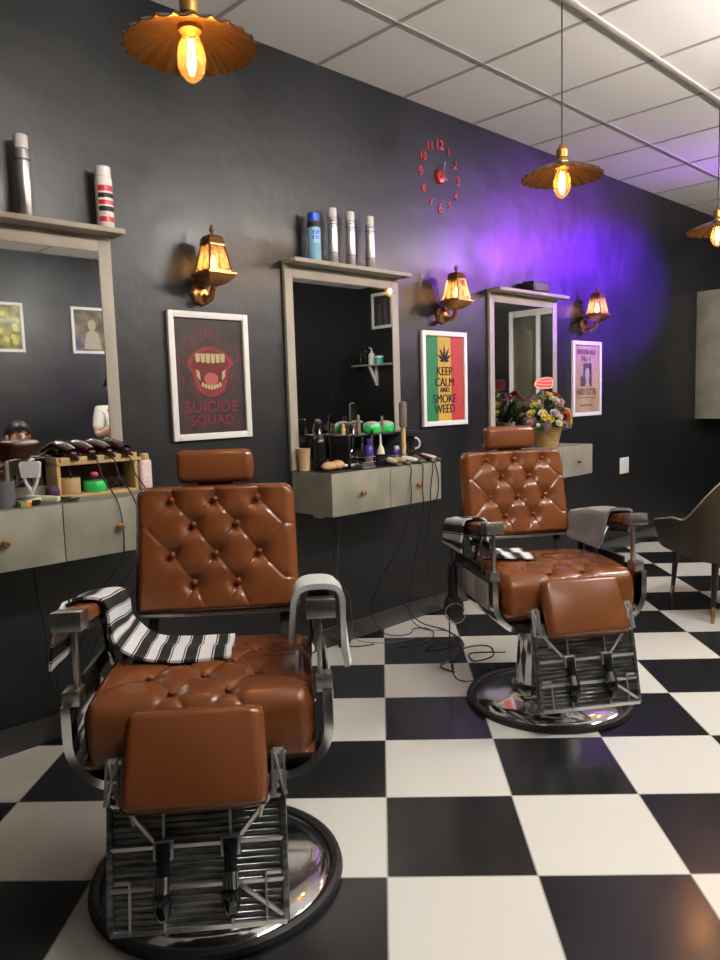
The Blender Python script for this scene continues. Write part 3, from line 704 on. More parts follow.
# ------------------------------------------------------------------ posters, clock, switch plate
def poster(loc, w, h, label, printm, fw=.028, rz=0.):
    t = thing('framed_poster', label, 'poster', loc, rz, 'white framed posters')
    b = MB(); hw, hh = w / 2, h / 2
    for s in (-1, 1):
        b.span((s * hw, -.022, -hh), (s * (hw - fw), -.001, hh), .003); b.span((-hw + fw, -.022, s * hh), (hw - fw, -.001, s * (hh - fw)), .003)
    b.build('frame', 'frame white', t)
    p = MB().span((-hw + fw, -.008, -hh + fw), (hw - fw, -.001, hh - fw)).build('print', printm, t, smooth=False)
    MB().span((-hw + fw, -.0145, -hh + fw), (hw - fw, -.0135, hh - fw)).build('glass', 'print glass', t, smooth=False)
    return t, p
TX = lambda x, z, y=-.0088: Matrix.Translation((x, y, z)) @ Matrix.Rotation(PI / 2, 4, 'X')
def flat(b, pts, y=-.0085, th=.0006): return b.prism(pts, lambda u, v: (u, y - th, v), lambda u, v: (u, y, v))
def ell(cx, cz, rx, rz, n=28, a0=0, a1=2 * PI): return [(cx + rx * math.cos(a0 + (a1 - a0) * i / n), cz + rz * math.sin(a0 + (a1 - a0) * i / n)) for i in range(n if abs(a1 - a0 - 2 * PI) < 1e-6 else n + 1)]
# 1: mouth
t, p = poster((1.825, 0, 1.392), .405, .55, 'white framed dark poster of a red open mouth', 'print dark')
b = MB(); lip = []
for i in range(40):
    a = 2 * PI * i / 40; s = 1 + .05 * math.sin(5 * a); lip.append((.002 + .105 * math.cos(a) * (1.1 if math.sin(a) > 0 else .92) * s, .035 + (.095 if math.sin(a) > 0 else .125) * math.sin(a)))
flat(b, lip, -.0081); b.build('lips', 'print red', p, smooth=False)
b = MB(); flat(b, [(.002 + (x - .002) * .80, .038 + (z - .035) * .78) for x, z in lip], -.0088); b.build('mouth_opening', 'print deep red', p, smooth=False)
b = MB()
for k in range(6):
    x = -.062 + k * .0255; h_ = .038 - .002 * abs(k - 2.5); flat(b, [(x - .011, .098), (x + .011, .098), (x + .010, .098 - h_), (x, .098 - h_ - .006), (x - .010, .098 - h_)], -.0095)
for s in (-1, 1):
    flat(b, [(s * .075 + .002, .03), (s * .058 + .002, .02), (s * .055 + .002, -.02), (s * .072 + .002, -.0)], -.0095)
for k in range(7):
    x = -.042 + k * .0148; z = -.045 + .012 * (abs(k - 3) / 3) ** 2; flat(b, [(x - .0062, z - .012), (x + .0062, z - .012), (x + .006, z + .004), (x, z + .008), (x - .006, z + .004)], -.0095)
b.build('teeth', 'print tooth', p, smooth=False)
b = MB(); flat(b, ell(.002, -.012, .036, .028), -.0092); b.build('tongue', 'print tongue', p, smooth=False)
b = MB().text('SUICIDE', .068, TX(.0, -.135), bold=.0006, xs=1.12).text('SQUAD', .06, TX(.0, -.192), bold=.0006, xs=1.12); b.build('lettering', 'print crimson', p, smooth=False)
b = MB(); rnd = random.Random(3)
for k in range(90):
    a = rnd.uniform(0, 2 * PI); r = rnd.uniform(.108, .165); x, z = r * math.cos(a), .05 + r * math.sin(a) * 1.0
    if abs(x) < .155 and -.09 < z < .225: b.bar((x, -.0085, z), (x + rnd.uniform(-.012, .012), -.0085, z + rnd.uniform(.01, .03)), .004, .0006, up=(0, 1, 0))
b.build('brush_strokes', 'print crimson', p, smooth=False)
# 2: leaf and slogan
t, p = poster((3.433, 0, 1.378), .408, .548, 'white framed green yellow red poster with leaf and slogan', 'print flag yellow')
b = MB(); flat(b, [(-.175, -.245), (-.0575, -.245), (-.0575, .245), (-.175, .245)]); b.build('green_band', 'print flag green', p, smooth=False)
b = MB(); flat(b, [(.0625, -.245), (.175, -.245), (.175, .245), (.0625, .245)]); b.build('red_band', 'print flag red', p, smooth=False)
b = MB()
for ang, L in ((90, .092), (58, .084), (122, .084), (26, .072), (154, .072), (-6, .045), (186, .045)):
    a = math.radians(ang); d = Vector((math.cos(a), math.sin(a))); nn = Vector((-d.y, d.x)); o_ = Vector((.0, .108)); pts = []
    for k in range(11):
        f = k / 10; w = .0078 * math.sin(PI * f ** .8) * (1 + .25 * (k % 2)); pts.append(o_ + d * L * f + nn * w)
    for k in range(9, 0, -1):
        f = k / 10; w = .0078 * math.sin(PI * f ** .8) * (1 + .25 * (k % 2)); pts.append(o_ + d * L * f - nn * w)
    flat(b, [(q.x, q.y) for q in pts], -.0095 - .0002 * (abs(ang) % 5))
b.bar((0, -.0098, .117), (0, -.0098, .085), .004, .0008, up=(0, 1, 0)); b.build('leaf_motif', 'ink black', p, smooth=False)
b = MB()
for s_, z, q in (('KEEP', .042, .072), ('CALM', -.022, .072), ('AND', -.066, .042), ('SMOKE', -.118, .072), ('WEED', -.178, .072)): [b.text(s_, q, TX(dx, z, -.0098 - abs(dx) * .1 - (.0001 if dx > 0 else 0)), xs=.95) for dx in (-.0014, 0, .0014)]
b.build('lettering', 'ink black', p, smooth=False)
# 3: parchment notice
t, p = poster((5.083, 0, 1.375), .418, .548, 'white framed sepia parchment notice poster beside the flowers', 'print parchment')
b = MB().text('UNDESIRABLE', .052, TX(0, .195), bold=.0008, xs=.82).text('No 1', .06, TX(0, .145), bold=.0012, xs=1.1)
b.text('HARRY POTTER', .066, TX(0, -.098), bold=.001, xs=.6); b.build('lettering', 'print sepia', p, smooth=False)
b = MB(); flat(b, [(-.085, -.055), (.075, -.055), (.075, .115), (-.045, .115), (-.045, .03), (-.085, .01)]); flat(b, [(-.13, -.142), (.13, -.142), (.13, -.137), (-.13, -.137)]); [flat(b, [(x, -.2), (x + w_, -.2), (x + w_, -.19), (x, -.19)]) for x, w_ in ((-.085, .03), (-.045, .05), (.015, .025), (.05, .04))]; b.build('picture_block', 'print sepia', p, smooth=False)
b = MB(); flat(b, ell(.012, .03, .032, .05), -.0095); flat(b, [(-.02, -.055), (.05, -.055), (.028, -.01), (.0, -.01)], -.0095); b.build('plain_figure', 'print face', p, smooth=False)
# opposite wall pictures, seen in the first mirror; and one on the end wall
for x, lb, pm in ((2.72, 'white framed green and gold picture on the opposite wall', 'print garden'), (3.68, 'white framed dark photograph of a performer on the opposite wall', 'print photo')):
    t, p = poster((x, Y1, 2.11), .46, .50, lb, pm, .03, PI)
    b = MB()
    if pm == 'print photo':
        flat(b, ell(.0, .06, .045, .06)); flat(b, [(-.1, -.2), (.1, -.2), (.07, -.03), (.03, .0), (-.03, .0), (-.07, -.03)]); b.build('plain_figure', 'print face', p, smooth=False)
    else:
        for k in range(9): flat(b, ell(random.uniform(-.16, .16), random.uniform(-.18, .2), .03, .03, 12), -.0086 - .0003 * k)
        b.build('blossoms', 'petal yellow', p, smooth=False)
t, p = poster((X1, -4.72, 2.53), .42, .5, 'white framed grey picture on the far wall above small shelf', 'print dark', .04, PI / 2 + PI)
b = MB(); flat(b, [(-.1, -.2), (-.04, -.2), (-.02, .15), (-.08, .15)]); flat(b, [(.02, -.2), (.1, -.2), (.08, .1), (.03, .1)]); b.build('abstract_shapes', 'ink grey', p, smooth=False)
# clock
t = thing('wall_clock', 'red wall clock of loose stick-on numerals high on dark wall', 'clock', (3.43, 0, 2.525))
MB().lathe([(0, .022), (.022, .021), (.035, .017), (.041, .008), (.042, .001), (0, .001)], n=32, rot=rotm('X', 90)).build('clock_face', 'clock red', t)
MB().bar((.0, -.026, -.01), (.022, -.026, .085), .006, .002, up=(0, 1, 0)).bar((.0, -.024, 0), (.045, -.024, -.02), .007, .002, up=(0, 1, 0)).cyl((0, -.02, 0), (0, -.029, 0), .006, n=12).build('hands', 'chrome', t)
for n_ in range(1, 13):
    a = PI / 2 - n_ * PI / 6; MB().text(str(n_), .075 if n_ % 3 == 0 else .058, TX(.165 * math.cos(a), .175 * math.sin(a), -.003), depth=.0025, bold=.001).build('numeral', 'clock numeral', t, smooth=False)
# switch plate
t = thing('switch_plate', 'white rectangular switch plate low on the dark wall', 'switch', (5.70, 0, .678))
MB().span((-.075, -.009, -.065), (.075, -.001, .065), .004).build('plate', 'white plastic', t); MB().span((-.03, -.012, -.035), (.03, -.0085, .035), .002).build('rocker', 'white plastic', t)

# ------------------------------------------------------------------ cans on the mirror shelves
def can(kind, loc, label, h, r, cols, bands=(), words=(), group='spray cans on the mirror shelves'):
    t = thing('spray_can', label, 'spray can', loc, 0, group)
    cap = h * .17; hb = h - cap
    MB().lathe([(0, .0005), (r * .94, .0005), (r, .004), (r, hb - .012), (r * .93, hb - .002), (r * .8, hb), (0, hb)], n=32).build('body', cols[0], t)
    MB().lathe([(0, hb), (r * .9, hb), (r * .9, h - .004), (r * .8, h), (0, h)], n=32).build('cap', cols[1], t)
    for z0, z1, m_ in bands: MB().lathe([(r + .0004, z0), (r + .0006, z0 + .0005), (r + .0006, z1 - .0005), (r + .0004, z1)], n=32).build('label_band', m_, t)
    return t
def arc_patch(b, r, a0, a1, z0, z1):
    f = lambda rr: (lambda u, v: Vector((rr * math.sin(math.radians(a0 + (a1 - a0) * u)), -rr * math.cos(math.radians(a0 + (a1 - a0) * u)), z0 + (z1 - z0) * v)))
    return b.grid(f(r + .0006), 14, 1, f(r + .0001))
def can_marks(t, r, rows, m_):      # blurred rows of print: short blocks wrapped round the can
    for z, h, spans in rows:
        b = MB()
        for a0, a1 in spans: arc_patch(b, r, a0, a1, z - h / 2, z + h / 2)
        b.build('printed_mark', m_, t)
zs = [.943 + 1.0055, .932 + 1.0055, .930 + 1.0055]
can(0, (1.06, -.06, zs[0]), 'tall silver spray can at left edge on shelf above the nearest mirror', .28, .027, ('silver can', 'can cap'), ((.19, .197, 'ink grey'),))
c = can(0, (1.358, -.06, zs[0]), 'white spray can with red and black bands on the nearest mirror shelf', .228, .032, ('white can', 'white can'),
    ())
for z0, z1, m_ in ((.022, .040, 'red paint'), (.060, .078, 'ink black'), (.085, .101, 'red paint'), (.110, .127, 'ink black'), (.134, .155, 'red paint')): arc_patch(MB(), .032, -68, 60, z0, z1).build('label_band', m_, c)
c = can(0, (2.41, -.06, zs[1]), 'light blue spray can with blue cap on shelf above middle mirror', .225, .032, ('blue can', 'blue cap'), ((.155, .183, 'ink black'),))
can_marks(c, .032, [(.130, .017, ((-52, -36), (-32, -12), (-8, 6))), (.107, .017, ((-54, -36), (-32, -14), (-10, 4))), (.075, .003, ((-50, -10),))], 'blue cap')
for x, z, lb in ((2.532, .265, 'tall silver spray can standing next to the blue can'), (2.652, .265, 'silver spray can in the middle of the three silver ones'), (2.79, .262, 'silver spray can at right end of the shelf row')):
    c = can(0, (x, -.06, zs[1]), lb, z, .0245, ('silver can', 'can cap'), ((.05, .053, 'ink grey'), (.185, .189, 'ink grey'))); can_marks(c, .0245, [(.203, .006, ((-66, -44), (-38, -14))), (.176, .006, ((-60, -30), (-24, -8)))], 'ink grey')
t = thing('speaker_box', 'small black box on the shelf above flowers', 'speaker', (4.33, -.06, zs[2]))
MB().span((-.095, -.045, .0005), (.095, .045, .068), .006).build('cabinet', 'black plastic', t)
MB().span((-.08, -.0475, .008), (.08, -.0445, .060), .001).build('grille', 'ink grey', t)

# ------------------------------------------------------------------ things on the first cabinet
Z1 = .9435
t = thing('clipper_rack', 'pine two-tier rack holding clippers on the nearest cabinet', 'rack', (1.235, -.085, Z1))
rk = MB().span((-.165, -.055, .0), (-.152, .052, .15), .001); rk.build('side_board', 'pine', t)
MB().span((.137, -.055, .0), (.15, .052, .15), .001).build('side_board', 'pine', t)
MB().span((-.152, -.055, .0), (.137, .052, .011), .001).build('bottom_board', 'pine', t)
MB().span((-.165, -.062, .12), (.165, .052, .131), .001).build('top_board', 'pine', t)
MB().span((-.152, .046, .011), (.137, .052, .12)).build('back_board', 'brown glass', t)
for k in range(5): MB().span((-.152 + k * .066, -.062, .131), (-.118 + k * .066, -.03, .149), .001).build('notch_block', 'pine', t)
def clipper(loc, rz, label, body='maroon gloss', s=1., group='hair clippers with cords', rx=0.):
    t = thing('hair_clipper', label, 'hair clipper', loc, rz, group); t.rotation_euler = (rx, 0, rz)
    MB().grid(lambda u, v: Vector((.021 * s * math.cos(2 * PI * u) * (.75 + .35 * math.sin(PI * (v * .9 + .05))), (v - .5) * .15 * s, .02 * s + .021 * s * math.sin(2 * PI * u) * (.75 + .35 * math.sin(PI * (v * .9 + .05))) * (1. - .3 * v))), 20, 14).ball((0, -.073 * s, .018 * s), (.016 * s, .012 * s, .013 * s)).build('body', body, t, angle=60)
    MB().box((0, .083 * s, .018 * s), (.036 * s, .022 * s, .012 * s), .002).box((0, .097 * s, .015 * s), (.04 * s, .012 * s, .004 * s), .001).build('blade', 'brushed steel', t)
    MB().box((0, -.02 * s, .036 * s), (.014 * s, .05 * s, .004 * s), .002).build('switch', 'chrome', t)
    MB().cyl((0, -.08 * s, .017 * s), (0, -.112 * s, .012 * s), .006 * s, .004 * s, 10).build('cord_sleeve', 'black rubber', t)
    return t
for k, lb in enumerate(('leftmost maroon clipper on the pine rack', 'maroon clipper second from left on the pine rack', 'maroon clipper second from right on the pine rack', 'rightmost maroon clipper on the pine rack')):
    clipper((1.134 + k * .066, -.055, Z1 + .156), .03 * (k - 1), lb, s=1.2, rx=.2)
t = clipper((1.105, -.005 - .06, Z1 + .15), 1.2, 'black clipper lying across left end of the pine rack', 'black gloss', .65); t.location = (1.085, -.02, Z1 + .132); t.rotation_euler = (0, 0, 1.5)
def cord(label, pts, r=.0028, name='power_cord', m_='black rubber', group=None): return tag(MB().tube(pts, r, 7).build(name, m_), label, 'cord', group)
for k, (x, zb, lb) in enumerate(((1.20, .55, 'black clipper cord hanging from left of the pine rack'), (1.266, .52, 'black clipper cord hanging from middle of the pine rack'), (1.332, .5, 'black clipper cord hanging from right of the pine rack'))):
    cord(lb, [(x, -.162, Z1 + .142), (x + .003, -.185, Z1 + .13), (x + .012, -.2, Z1 + .07), (x + .01, -.27, Z1 + .025), (x + .02, -.303, Z1 - .03), (x + .03, -.303, .80), (x + .02, -.28, .70), (x - .05, -.16, zb), (x - .1, -.05, .40), (x - .15, -.04, .2), (x - .1, -.06, .012)], .0026, group='clipper cords of the nearest cabinet')
t = thing('powder_box', 'round green box with pink puff inside the pine rack', 'box', (1.228, -.095, Z1 + .0115))
MB().lathe([(0, 0), (.04, 0), (.043, .004), (.043, .036), (.04, .04), (0, .04)], n=32).build('base', 'green plastic', t)
MB().lathe([(.041, .04), (.036, .052), (.02, .062), (0, .064)], n=32).build('lid', 'clear plastic', t)
MB().ball((0, 0, .062), (.016, .016, .012)).build('puff', 'pink puff', t)
t = thing('tan_pot', 'tan round pot inside left of the pine rack', 'pot', (1.133, -.092, Z1 + .0115))
MB().lathe([(0, 0), (.036, 0), (.038, .003), (.038, .058), (.034, .058), (.034, .008), (0, .008)], n=32).build('pot_body', 'tan card', t)
MB().tube([(.005, 0, .01), (.004, -.004, .06), (-.002, -.002, .088)], .004).ball((-.002, -.002, .092), .009).build('brush_handle', 'black plastic', t)
for x, rz, lb in ((1.31, .4, 'black clip lying right inside the pine rack'), (1.34, -.5, 'black clip leaning at right end inside rack')):
    t = thing('hair_clip', lb, 'hair clip', (x, -.09, Z1 + .0115), rz, 'black sectioning clips')
    MB().bar((-.02, 0, .005), (.02, 0, .05), .01, .006, .002).build('jaw', 'black plastic', t); MB().bar((.02, 0, .005), (-.02, 0, .05), .01, .006, .002).build('jaw', 'black plastic', t)
t = thing('talc_bottle', 'pale pink talc bottle beside right end of the pine rack', 'bottle', (1.432 - .012, -.13, Z1))
MB().box((0, 0, .06), (.05, .034, .119), .012, None, 3).build('body', 'talc bottle', t); MB().lathe([(0, .119), (.016, .119), (.018, .122), (.017, .14), (.012, .143), (0, .143)], n=20).build('cap', 'tan card', t)
t = thing('razor_stand', 'white plastic forked clipper guard holder left of the pine rack', 'holder', (.992, -.10, Z1), math.radians(-40))
b = MB().prism([(-.030, .085), (-.036, .135), (-.03, .142), (.03, .142), (.036, .135), (.030, .085)], lambda u, v: (u, -.011, v), lambda u, v: (u, .011, v)); b.build('head', 'white plastic', t)
MB().tube([(-.024, 0, .09), (-.018, 0, .065), (-.002, 0, .035), (0, 0, .002)], .006).tube([(.024, 0, .09), (.018, 0, .065), (.002, 0, .035), (0, 0, .002)], .006).build('fork', 'white plastic', t)
MB().lathe([(0, 0), (.03, 0), (.03, .006), (0, .008)], n=24).build('foot', 'white plastic', t)
t = thing('safety_razor', 'cream plastic t-shaped razor on the nearest cabinet front', 'razor', (.985, -.205, Z1), math.radians(-52))
MB().bar((-.055, 0, .022), (.065, 0, .016), .022, .018, .004).build('head', 'cream plastic', t); MB().bar((.0, 0, .018), (-.024, -.055, .01), .018, .014, .003).build('handle', 'cream plastic', t)
t = thing('purple_brush', 'dark purple round powder brush by rack corner', 'brush', (1.045, -.15, Z1))
MB().ball((0, 0, .03), (.026, .026, .028), 18).build('bristles', 'deep purple', t); MB().bar((.01, -.01, .008), (.055, -.03, .006), .014, .01, .004).build('handle', 'black plastic', t)
t = thing('hair_comb', 'black wide comb lying at front of the nearest cabinet', 'comb', (.93, -.20, Z1), math.radians(-38))
MB().span((-.05, -.012, .001), (.05, .008, .018), .003).build('spine', 'black plastic', t)
MB().span((-.05, -.028, .004), (.05, -.012, .01), .001).build('teeth', 'black plastic', t)
t = thing('small_box', 'small box with green and orange faces at front edge', 'box', (.908, -.248, Z1), .3)
MB().span((-.02, -.012, 0), (.0, .012, .02), .001).build('sleeve', 'leaf pale', t); MB().span((.0, -.012, 0), (.02, .012, .016), .001).build('tray', 'orange plastic', t)
t = thing('tumbler', 'dark grey tumbler at left edge of the nearest cabinet', 'tumbler', (.862, -.2, Z1)); MB().lathe([(0, 0), (.034, 0), (.037, .09), (.033, .09), (.03, .006), (0, .006)], n=28).build('cup', 'ink grey', t)
for x, z_, m_ in ((-.01, .17, 'brown glass'), (.012, .155, 'grey bristle')): MB().cyl((x, 0, .008), (x * 1.6, .01, z_), .009, .008, 10).build('tool', m_, t)
cord('black cord looped on top of the nearest cabinet', [(1.05, -.2, Z1 + .004), (1.075, -.225, Z1 + .004), (1.09, -.26, Z1 + .004), (1.055, -.27, Z1 + .004), (1.035, -.235, Z1 + .004), (1.07, -.215, Z1 + .006), (1.12, -.2, Z1 + .004)], .003)

# ------------------------------------------------------------------ things on the middle cabinet
Z2 = .9325
tag(MB().span((2.29, -.27, Z2), (3.03, -.04, Z2 + .003), .001).build('rubber_mat', 'black rubber'), 'black rubber mat covering the middle cabinet top', 'mat'); Z2 += .0035
t = thing('paper_cup', 'tan paper cup at left end of the middle cabinet', 'cup', (2.298, -.055, Z2))
MB().lathe([(0, 0), (.026, 0), (.034, .105), (.036, .108), (.032, .108), (.025, .006), (0, .006)], n=28).build('cup_wall', 'tan card', t)
t = thing('spray_bottle', 'black trigger spray bottle beside the tan cup', 'bottle', (2.372, -.085, Z2), math.radians(-35)); t.scale = (.95, .95, 1.15)
MB().lathe([(0, 0), (.036, 0), (.038, .004), (.038, .11), (.03, .135), (.016, .15), (.016, .165), (0, .165)], n=28).build('body', 'black gloss', t)
MB().box((0, -.008, .195), (.03, .075, .034), .008, rotm('X', 6), 3).cyl((0, -.045, .195), (0, -.058, .194), .008).cyl((0, 0, .16), (0, 0, .185), .018).build('spray_head', 'black plastic', t)
MB().tube([(0, -.03, .18), (0, -.046, .155), (0, -.045, .135)], .005).build('trigger', 'brushed steel', t)
t = thing('neck_brush', 'tan wooden neck brush lying near the front corner', 'brush', (2.385, -.175, Z2), math.radians(8)); t.scale = (1.25, 1.25, 1.25)
MB().ball((-.03, 0, .018), (.04, .022, .018)).ball((.02, 0, .019), (.035, .024, .019)).build('brush_head', 'bun wood', t)
MB().tube([(.045, 0, .016), (.09, -.004, .011), (.15, -.002, .009)], .006).build('handle', 'white plastic', t)
t = thing('tool_organizer', 'black two-tier tool organizer below the middle mirror', 'organizer', (2.76, -.115, Z2))
MB().span((-.29, -.07, .153), (.25, .07, .163), .002).build('top_shelf', 'black plastic', t)
MB().span((-.29, .058, 0), (.25, .07, .153), .001).build('back_board', 'black plastic', t)
MB().span((-.1, -.085, 0), (.238, .055, .045), .004).build('tray', 'black gloss', t)
for x in (-.28,): MB().span((x, -.07, 0), (x + .01, .058, .153), .001).build('end_board', 'black plastic', t)
zt = Z2 + .1635
t = thing('wire_basket', 'small wire basket behind the spray bottle', 'basket', (2.545, -.225, Z2))
b = MB()
for z in (.003, .03, .055): b.tube([(-.045, -.03, z), (.045, -.03, z), (.045, .03, z), (-.045, .03, z), (-.045, -.03, z)], .0014, 5, False)
for k in range(7): b.cyl((-.045 + k * .015, -.03, .003), (-.045 + k * .015, -.03, .055), .0011, n=5); b.cyl((-.045 + k * .015, .03, .003), (-.045 + k * .015, .03, .055), .0011, n=5)
b.build('wires', 'chrome', t)
MB().span((-.042, -.027, .004), (.042, .027, .02)).build('contents', 'ink grey', t)
t = thing('scissors', 'steel scissors hanging at left of the tool organizer', 'scissors', (2.50, -.195, Z2 + .06))
MB().bar((-.008, 0, .03), (.006, 0, .135), .008, .003).bar((.008, .003, .03), (-.006, .003, .135), .008, .003).build('blades', 'chrome', t)
for s in (-1, 1): MB().tube([(s * .01, 0, .032), (s * .024, 0, .015), (s * .018, 0, -.005), (s * .004, 0, .002), (s * .008, 0, .03)], .003, 6).build('finger_loop', 'chrome', t)
t = thing('purple_bottle', 'purple bottle with pink base in front of the organizer', 'bottle', (2.585, -.215, Z2))
MB().lathe([(0, 0), (.018, 0), (.019, .05), (.021, .055)], n=24).build('base', 'petal mauve', t)
MB().lathe([(.021, .055), (.022, .06), (.022, .098), (.016, .106), (.009, .11), (.009, .125), (.012, .127), (.012, .142), (0, .143)], n=24).build('top', 'purple plastic', t)
t = thing('hanging_brush', 'white barber brush hanging from organizer shelf', 'brush', (2.685, -.199, Z2 + .058))
MB().cyl((0, 0, .045), (0, 0, .1), .006, .005, 12).build('handle', 'white plastic', t); MB().lathe([(.021, 0), (.018, .02), (.008, .045), (0, .046)], n=20).build('bristles', 'petal cream', t)
for x, y, m_, h_, lb in ((2.565, -.19, 'brushed steel', .075, 'small steel comb hanging left of the white brush'), (2.632, -.192, 'brushed steel', .11, 'long steel comb hanging beside the white brush')):
    t = thing('steel_comb', lb, 'comb', (x, y, Z2 + .045), .3); MB().span((-.008, -.002, 0), (.008, .002, h_), .001).build('blade', m_, t); MB().span((-.012, -.003, h_), (.012, .003, h_ + .03), .002).build('grip', 'black plastic', t)
t = thing('shot_glass', 'small clear glass standing in the organizer tray', 'glass', (2.90, -.155, Z2 + .0455)); MB().lathe([(0, 0), (.014, 0), (.019, .05), (.0175, .05), (.013, .005), (0, .005)], n=24).build('bowl', 'tan card', t)
for x, lb in ((2.70, 'round green powder box left of its twin on organizer'), (2.80, 'round green powder box nearest the bristle hairbrush')):
    t = thing('powder_box', lb, 'box', (x, -.125, zt), 0, 'green powder boxes on the organizer')
    MB().lathe([(0, 0), (.044, 0), (.047, .004), (.047, .036), (.044, .04), (0, .04)], n=32).build('base', 'green plastic', t); MB().lathe([(.045, .04), (.04, .05), (.02, .058), (0, .06)], n=32).build('lid', 'pale green plastic', t)
for x, y, h_, m_, lb in ((2.50, -.125, .055, 'tan card', 'tan wooden comb standing at left on the organizer'), (2.545, -.105, .045, 'brown glass', 'brown comb standing second from left on organizer'), (2.60, -.10, .05, 'bun wood', 'tan block brush on organizer beside green boxes'), (2.605, -.125, .095, 'grey bristle', 'tall grey bristle brush on organizer left part'), (2.742, -.158, .085, 'grey bristle', 'grey handled comb standing between the green boxes')):
    t = thing('standing_comb', lb, 'comb', (x, y, zt), .2, 'combs standing on the organizer')
    MB().box((0, 0, h_ * .3), (.026, .012, h_ * .6), .003).build('handle', m_, t); MB().box((0, 0, h_ * .8), (.02, .008, h_ * .4), .003).build('teeth', m_, t)
t = thing('round_hairbrush', 'tall round bristle hairbrush standing at organizer right end', 'hairbrush', (2.85, -.16, Z2 + .0455))
MB().cyl((0, -.045, .0), (0, -.045, .14), .011, .013, 16).build('handle', 'bun wood', t)
MB().lathe([(0, .135), (.018, .14), (.021, .15), (.021, .26), (.018, .27), (0, .275)], (0, -.045, 0), 24).build('bristles', 'grey bristle', t)
t = thing('black_mug', 'black mug with white handle at right end of organizer', 'mug', (2.945, -.15, Z2 + .0455), math.radians(-48))
MB().lathe([(0, 0), (.035, 0), (.037, .004), (.037, .088), (.034, .088), (.033, .006), (0, .006)], n=28).build('cup', 'black gloss', t)
MB().tube([(.036, -.0, .02), (.058, 0, .03), (.062, 0, .055), (.05, 0, .075), (.035, 0, .078)], .005).build('handle', 'white plastic', t)
CLP = [(2.735, 'cream plastic', 'cream clipper first from left at the middle cabinet edge'), (2.795, 'bun wood', 'small brown clipper second from left at cabinet edge'), (2.86, 'white plastic', 'white clipper in middle of the edge row'),
       (2.93, 'copper brass', 'copper coloured clipper at the cabinet edge'), (2.975, 'maroon gloss', 'dark red clipper second from right at cabinet edge'), (3.02, 'talc bottle', 'pinkish clipper at right end of middle cabinet')]
for k, (x, m_, lb) in enumerate(CLP): clipper((x, -.225 + .012 * (k % 2), Z2 + .004), PI + .25 * ((k % 3) - 1), lb, m_, .8, 'clippers along the middle cabinet edge', -.12)
t = thing('trimmer_charger', 'small blue and white trimmer behind the cream clipper', 'trimmer', (2.83, -.17, Z2 + .0455)); MB().box((0, 0, .012), (.05, .03, .024), .006).build('body', 'purple plastic', t); MB().box((0, -.004, .034), (.026, .02, .022), .006).build('head', 'white plastic', t)
fz = .004
CD = [('black clipper cord hanging leftmost from the middle cabinet', [(2.775, -.27, Z2 + .012), (2.79, -.299, Z2 - .005), (2.80, -.301, .90), (2.795, -.299, .86), (2.79, -.298, .72), (2.77, -.22, .5), (2.72, -.12, .3), (2.70, -.08, .15), (2.76, -.10, .03), (2.82, -.16, fz), (2.9, -.18, fz), (2.97, -.14, fz), (3.02, -.2, fz), (2.95, -.3, fz), (2.8, -.33, fz), (2.7, -.28, fz)]),
      ('black clipper cord hanging second from the middle cabinet', [(2.87, -.27, Z2 + .012), (2.885, -.299, Z2 - .005), (2.89, -.301, .90), (2.885, -.299, .8), (2.89, -.297, .7), (2.95, -.2, .48), (3.0, -.12, .34), (2.99, -.1, .2), (2.97, -.12, .06), (3.0, -.2, fz), (3.06, -.3, fz), (3.0, -.4, fz), (2.9, -.42, fz)]),
      ('black clipper cord hanging third from the middle cabinet', [(2.965, -.27, Z2 + .012), (2.968, -.299, Z2 - .005), (2.965, -.301, .88), (2.95, -.299, .8), (2.945, -.297, .7), (3.0, -.22, .5), (3.1, -.14, .3), (3.2, -.1, .14), (3.25, -.12, .02), (3.2, -.25, fz), (3.05, -.4, fz), (2.85, -.47, fz), (2.75, -.42, fz), (2.85, -.38, fz)]),
      ('black clipper cord hanging rightmost from the middle cabinet', [(2.99, -.27, Z2 + .012), (2.985, -.299, Z2 - .005), (3.0, -.301, .89), (3.015, -.299, .83), (3.0, -.297, .74), (2.98, -.25, .66)])]
for lb, p_ in CD: cord(lb, p_, .0028, group='clipper cords of the middle cabinet')
# socket strips below the cabinets and their leads
for x, z, lb in ((2.44, .70, 'white socket strip under the middle cabinet'), (.93, .71, 'grey socket strip under the nearest cabinet')):
    t = thing('socket_strip', lb, 'socket strip', (x, -.09, z), 0, 'socket strips under the cabinets')
    MB().span((-.1, -.03, -.0), (.1, .03, .024), .004).build('body', 'white plastic', t)
    for k in range(3): MB().span((-.08 + k * .06, -.038, .002), (-.05 + k * .06, -.03, .022), .002).build('plug', 'black plastic', t)
    MB().span((-.085, -.01, .024), (-.07, .01, .735 - z)).span((.07, -.01, .024), (.085, .01, .735 - z)).build('bracket', 'brushed steel', t)
cord('black lead running diagonally from socket strip to the floor', [(2.5, -.128, .71), (2.54, -.14, .68), (2.62, -.13, .57), (2.78, -.12, .36), (2.92, -.11, .16), (3.02, -.14, .03), (3.06, -.3, fz), (2.95, -.5, fz), (2.75, -.6, fz), (2.62, -.62, fz), (2.6, -.72, fz)], .0035)
cord('black lead hanging straight from the middle socket strip', [(2.43, -.128, .71), (2.42, -.13, .67), (2.43, -.1, .5), (2.47, -.06, .38), (2.44, -.04, .28), (2.46, -.05, .12), (2.5, -.07, .02), (2.56, -.12, fz), (2.64, -.16, fz)], .0032)
cord('thin grey wire hanging near the skirting below middle cabinet', [(2.47, -.125, .71), (2.46, -.1, .5), (2.5, -.05, .36), (2.58, -.04, .26), (2.6, -.04, .12), (2.6, -.06, .02), (2.7, -.2, fz), (2.85, -.25, fz)], .0018, m_='ink grey')
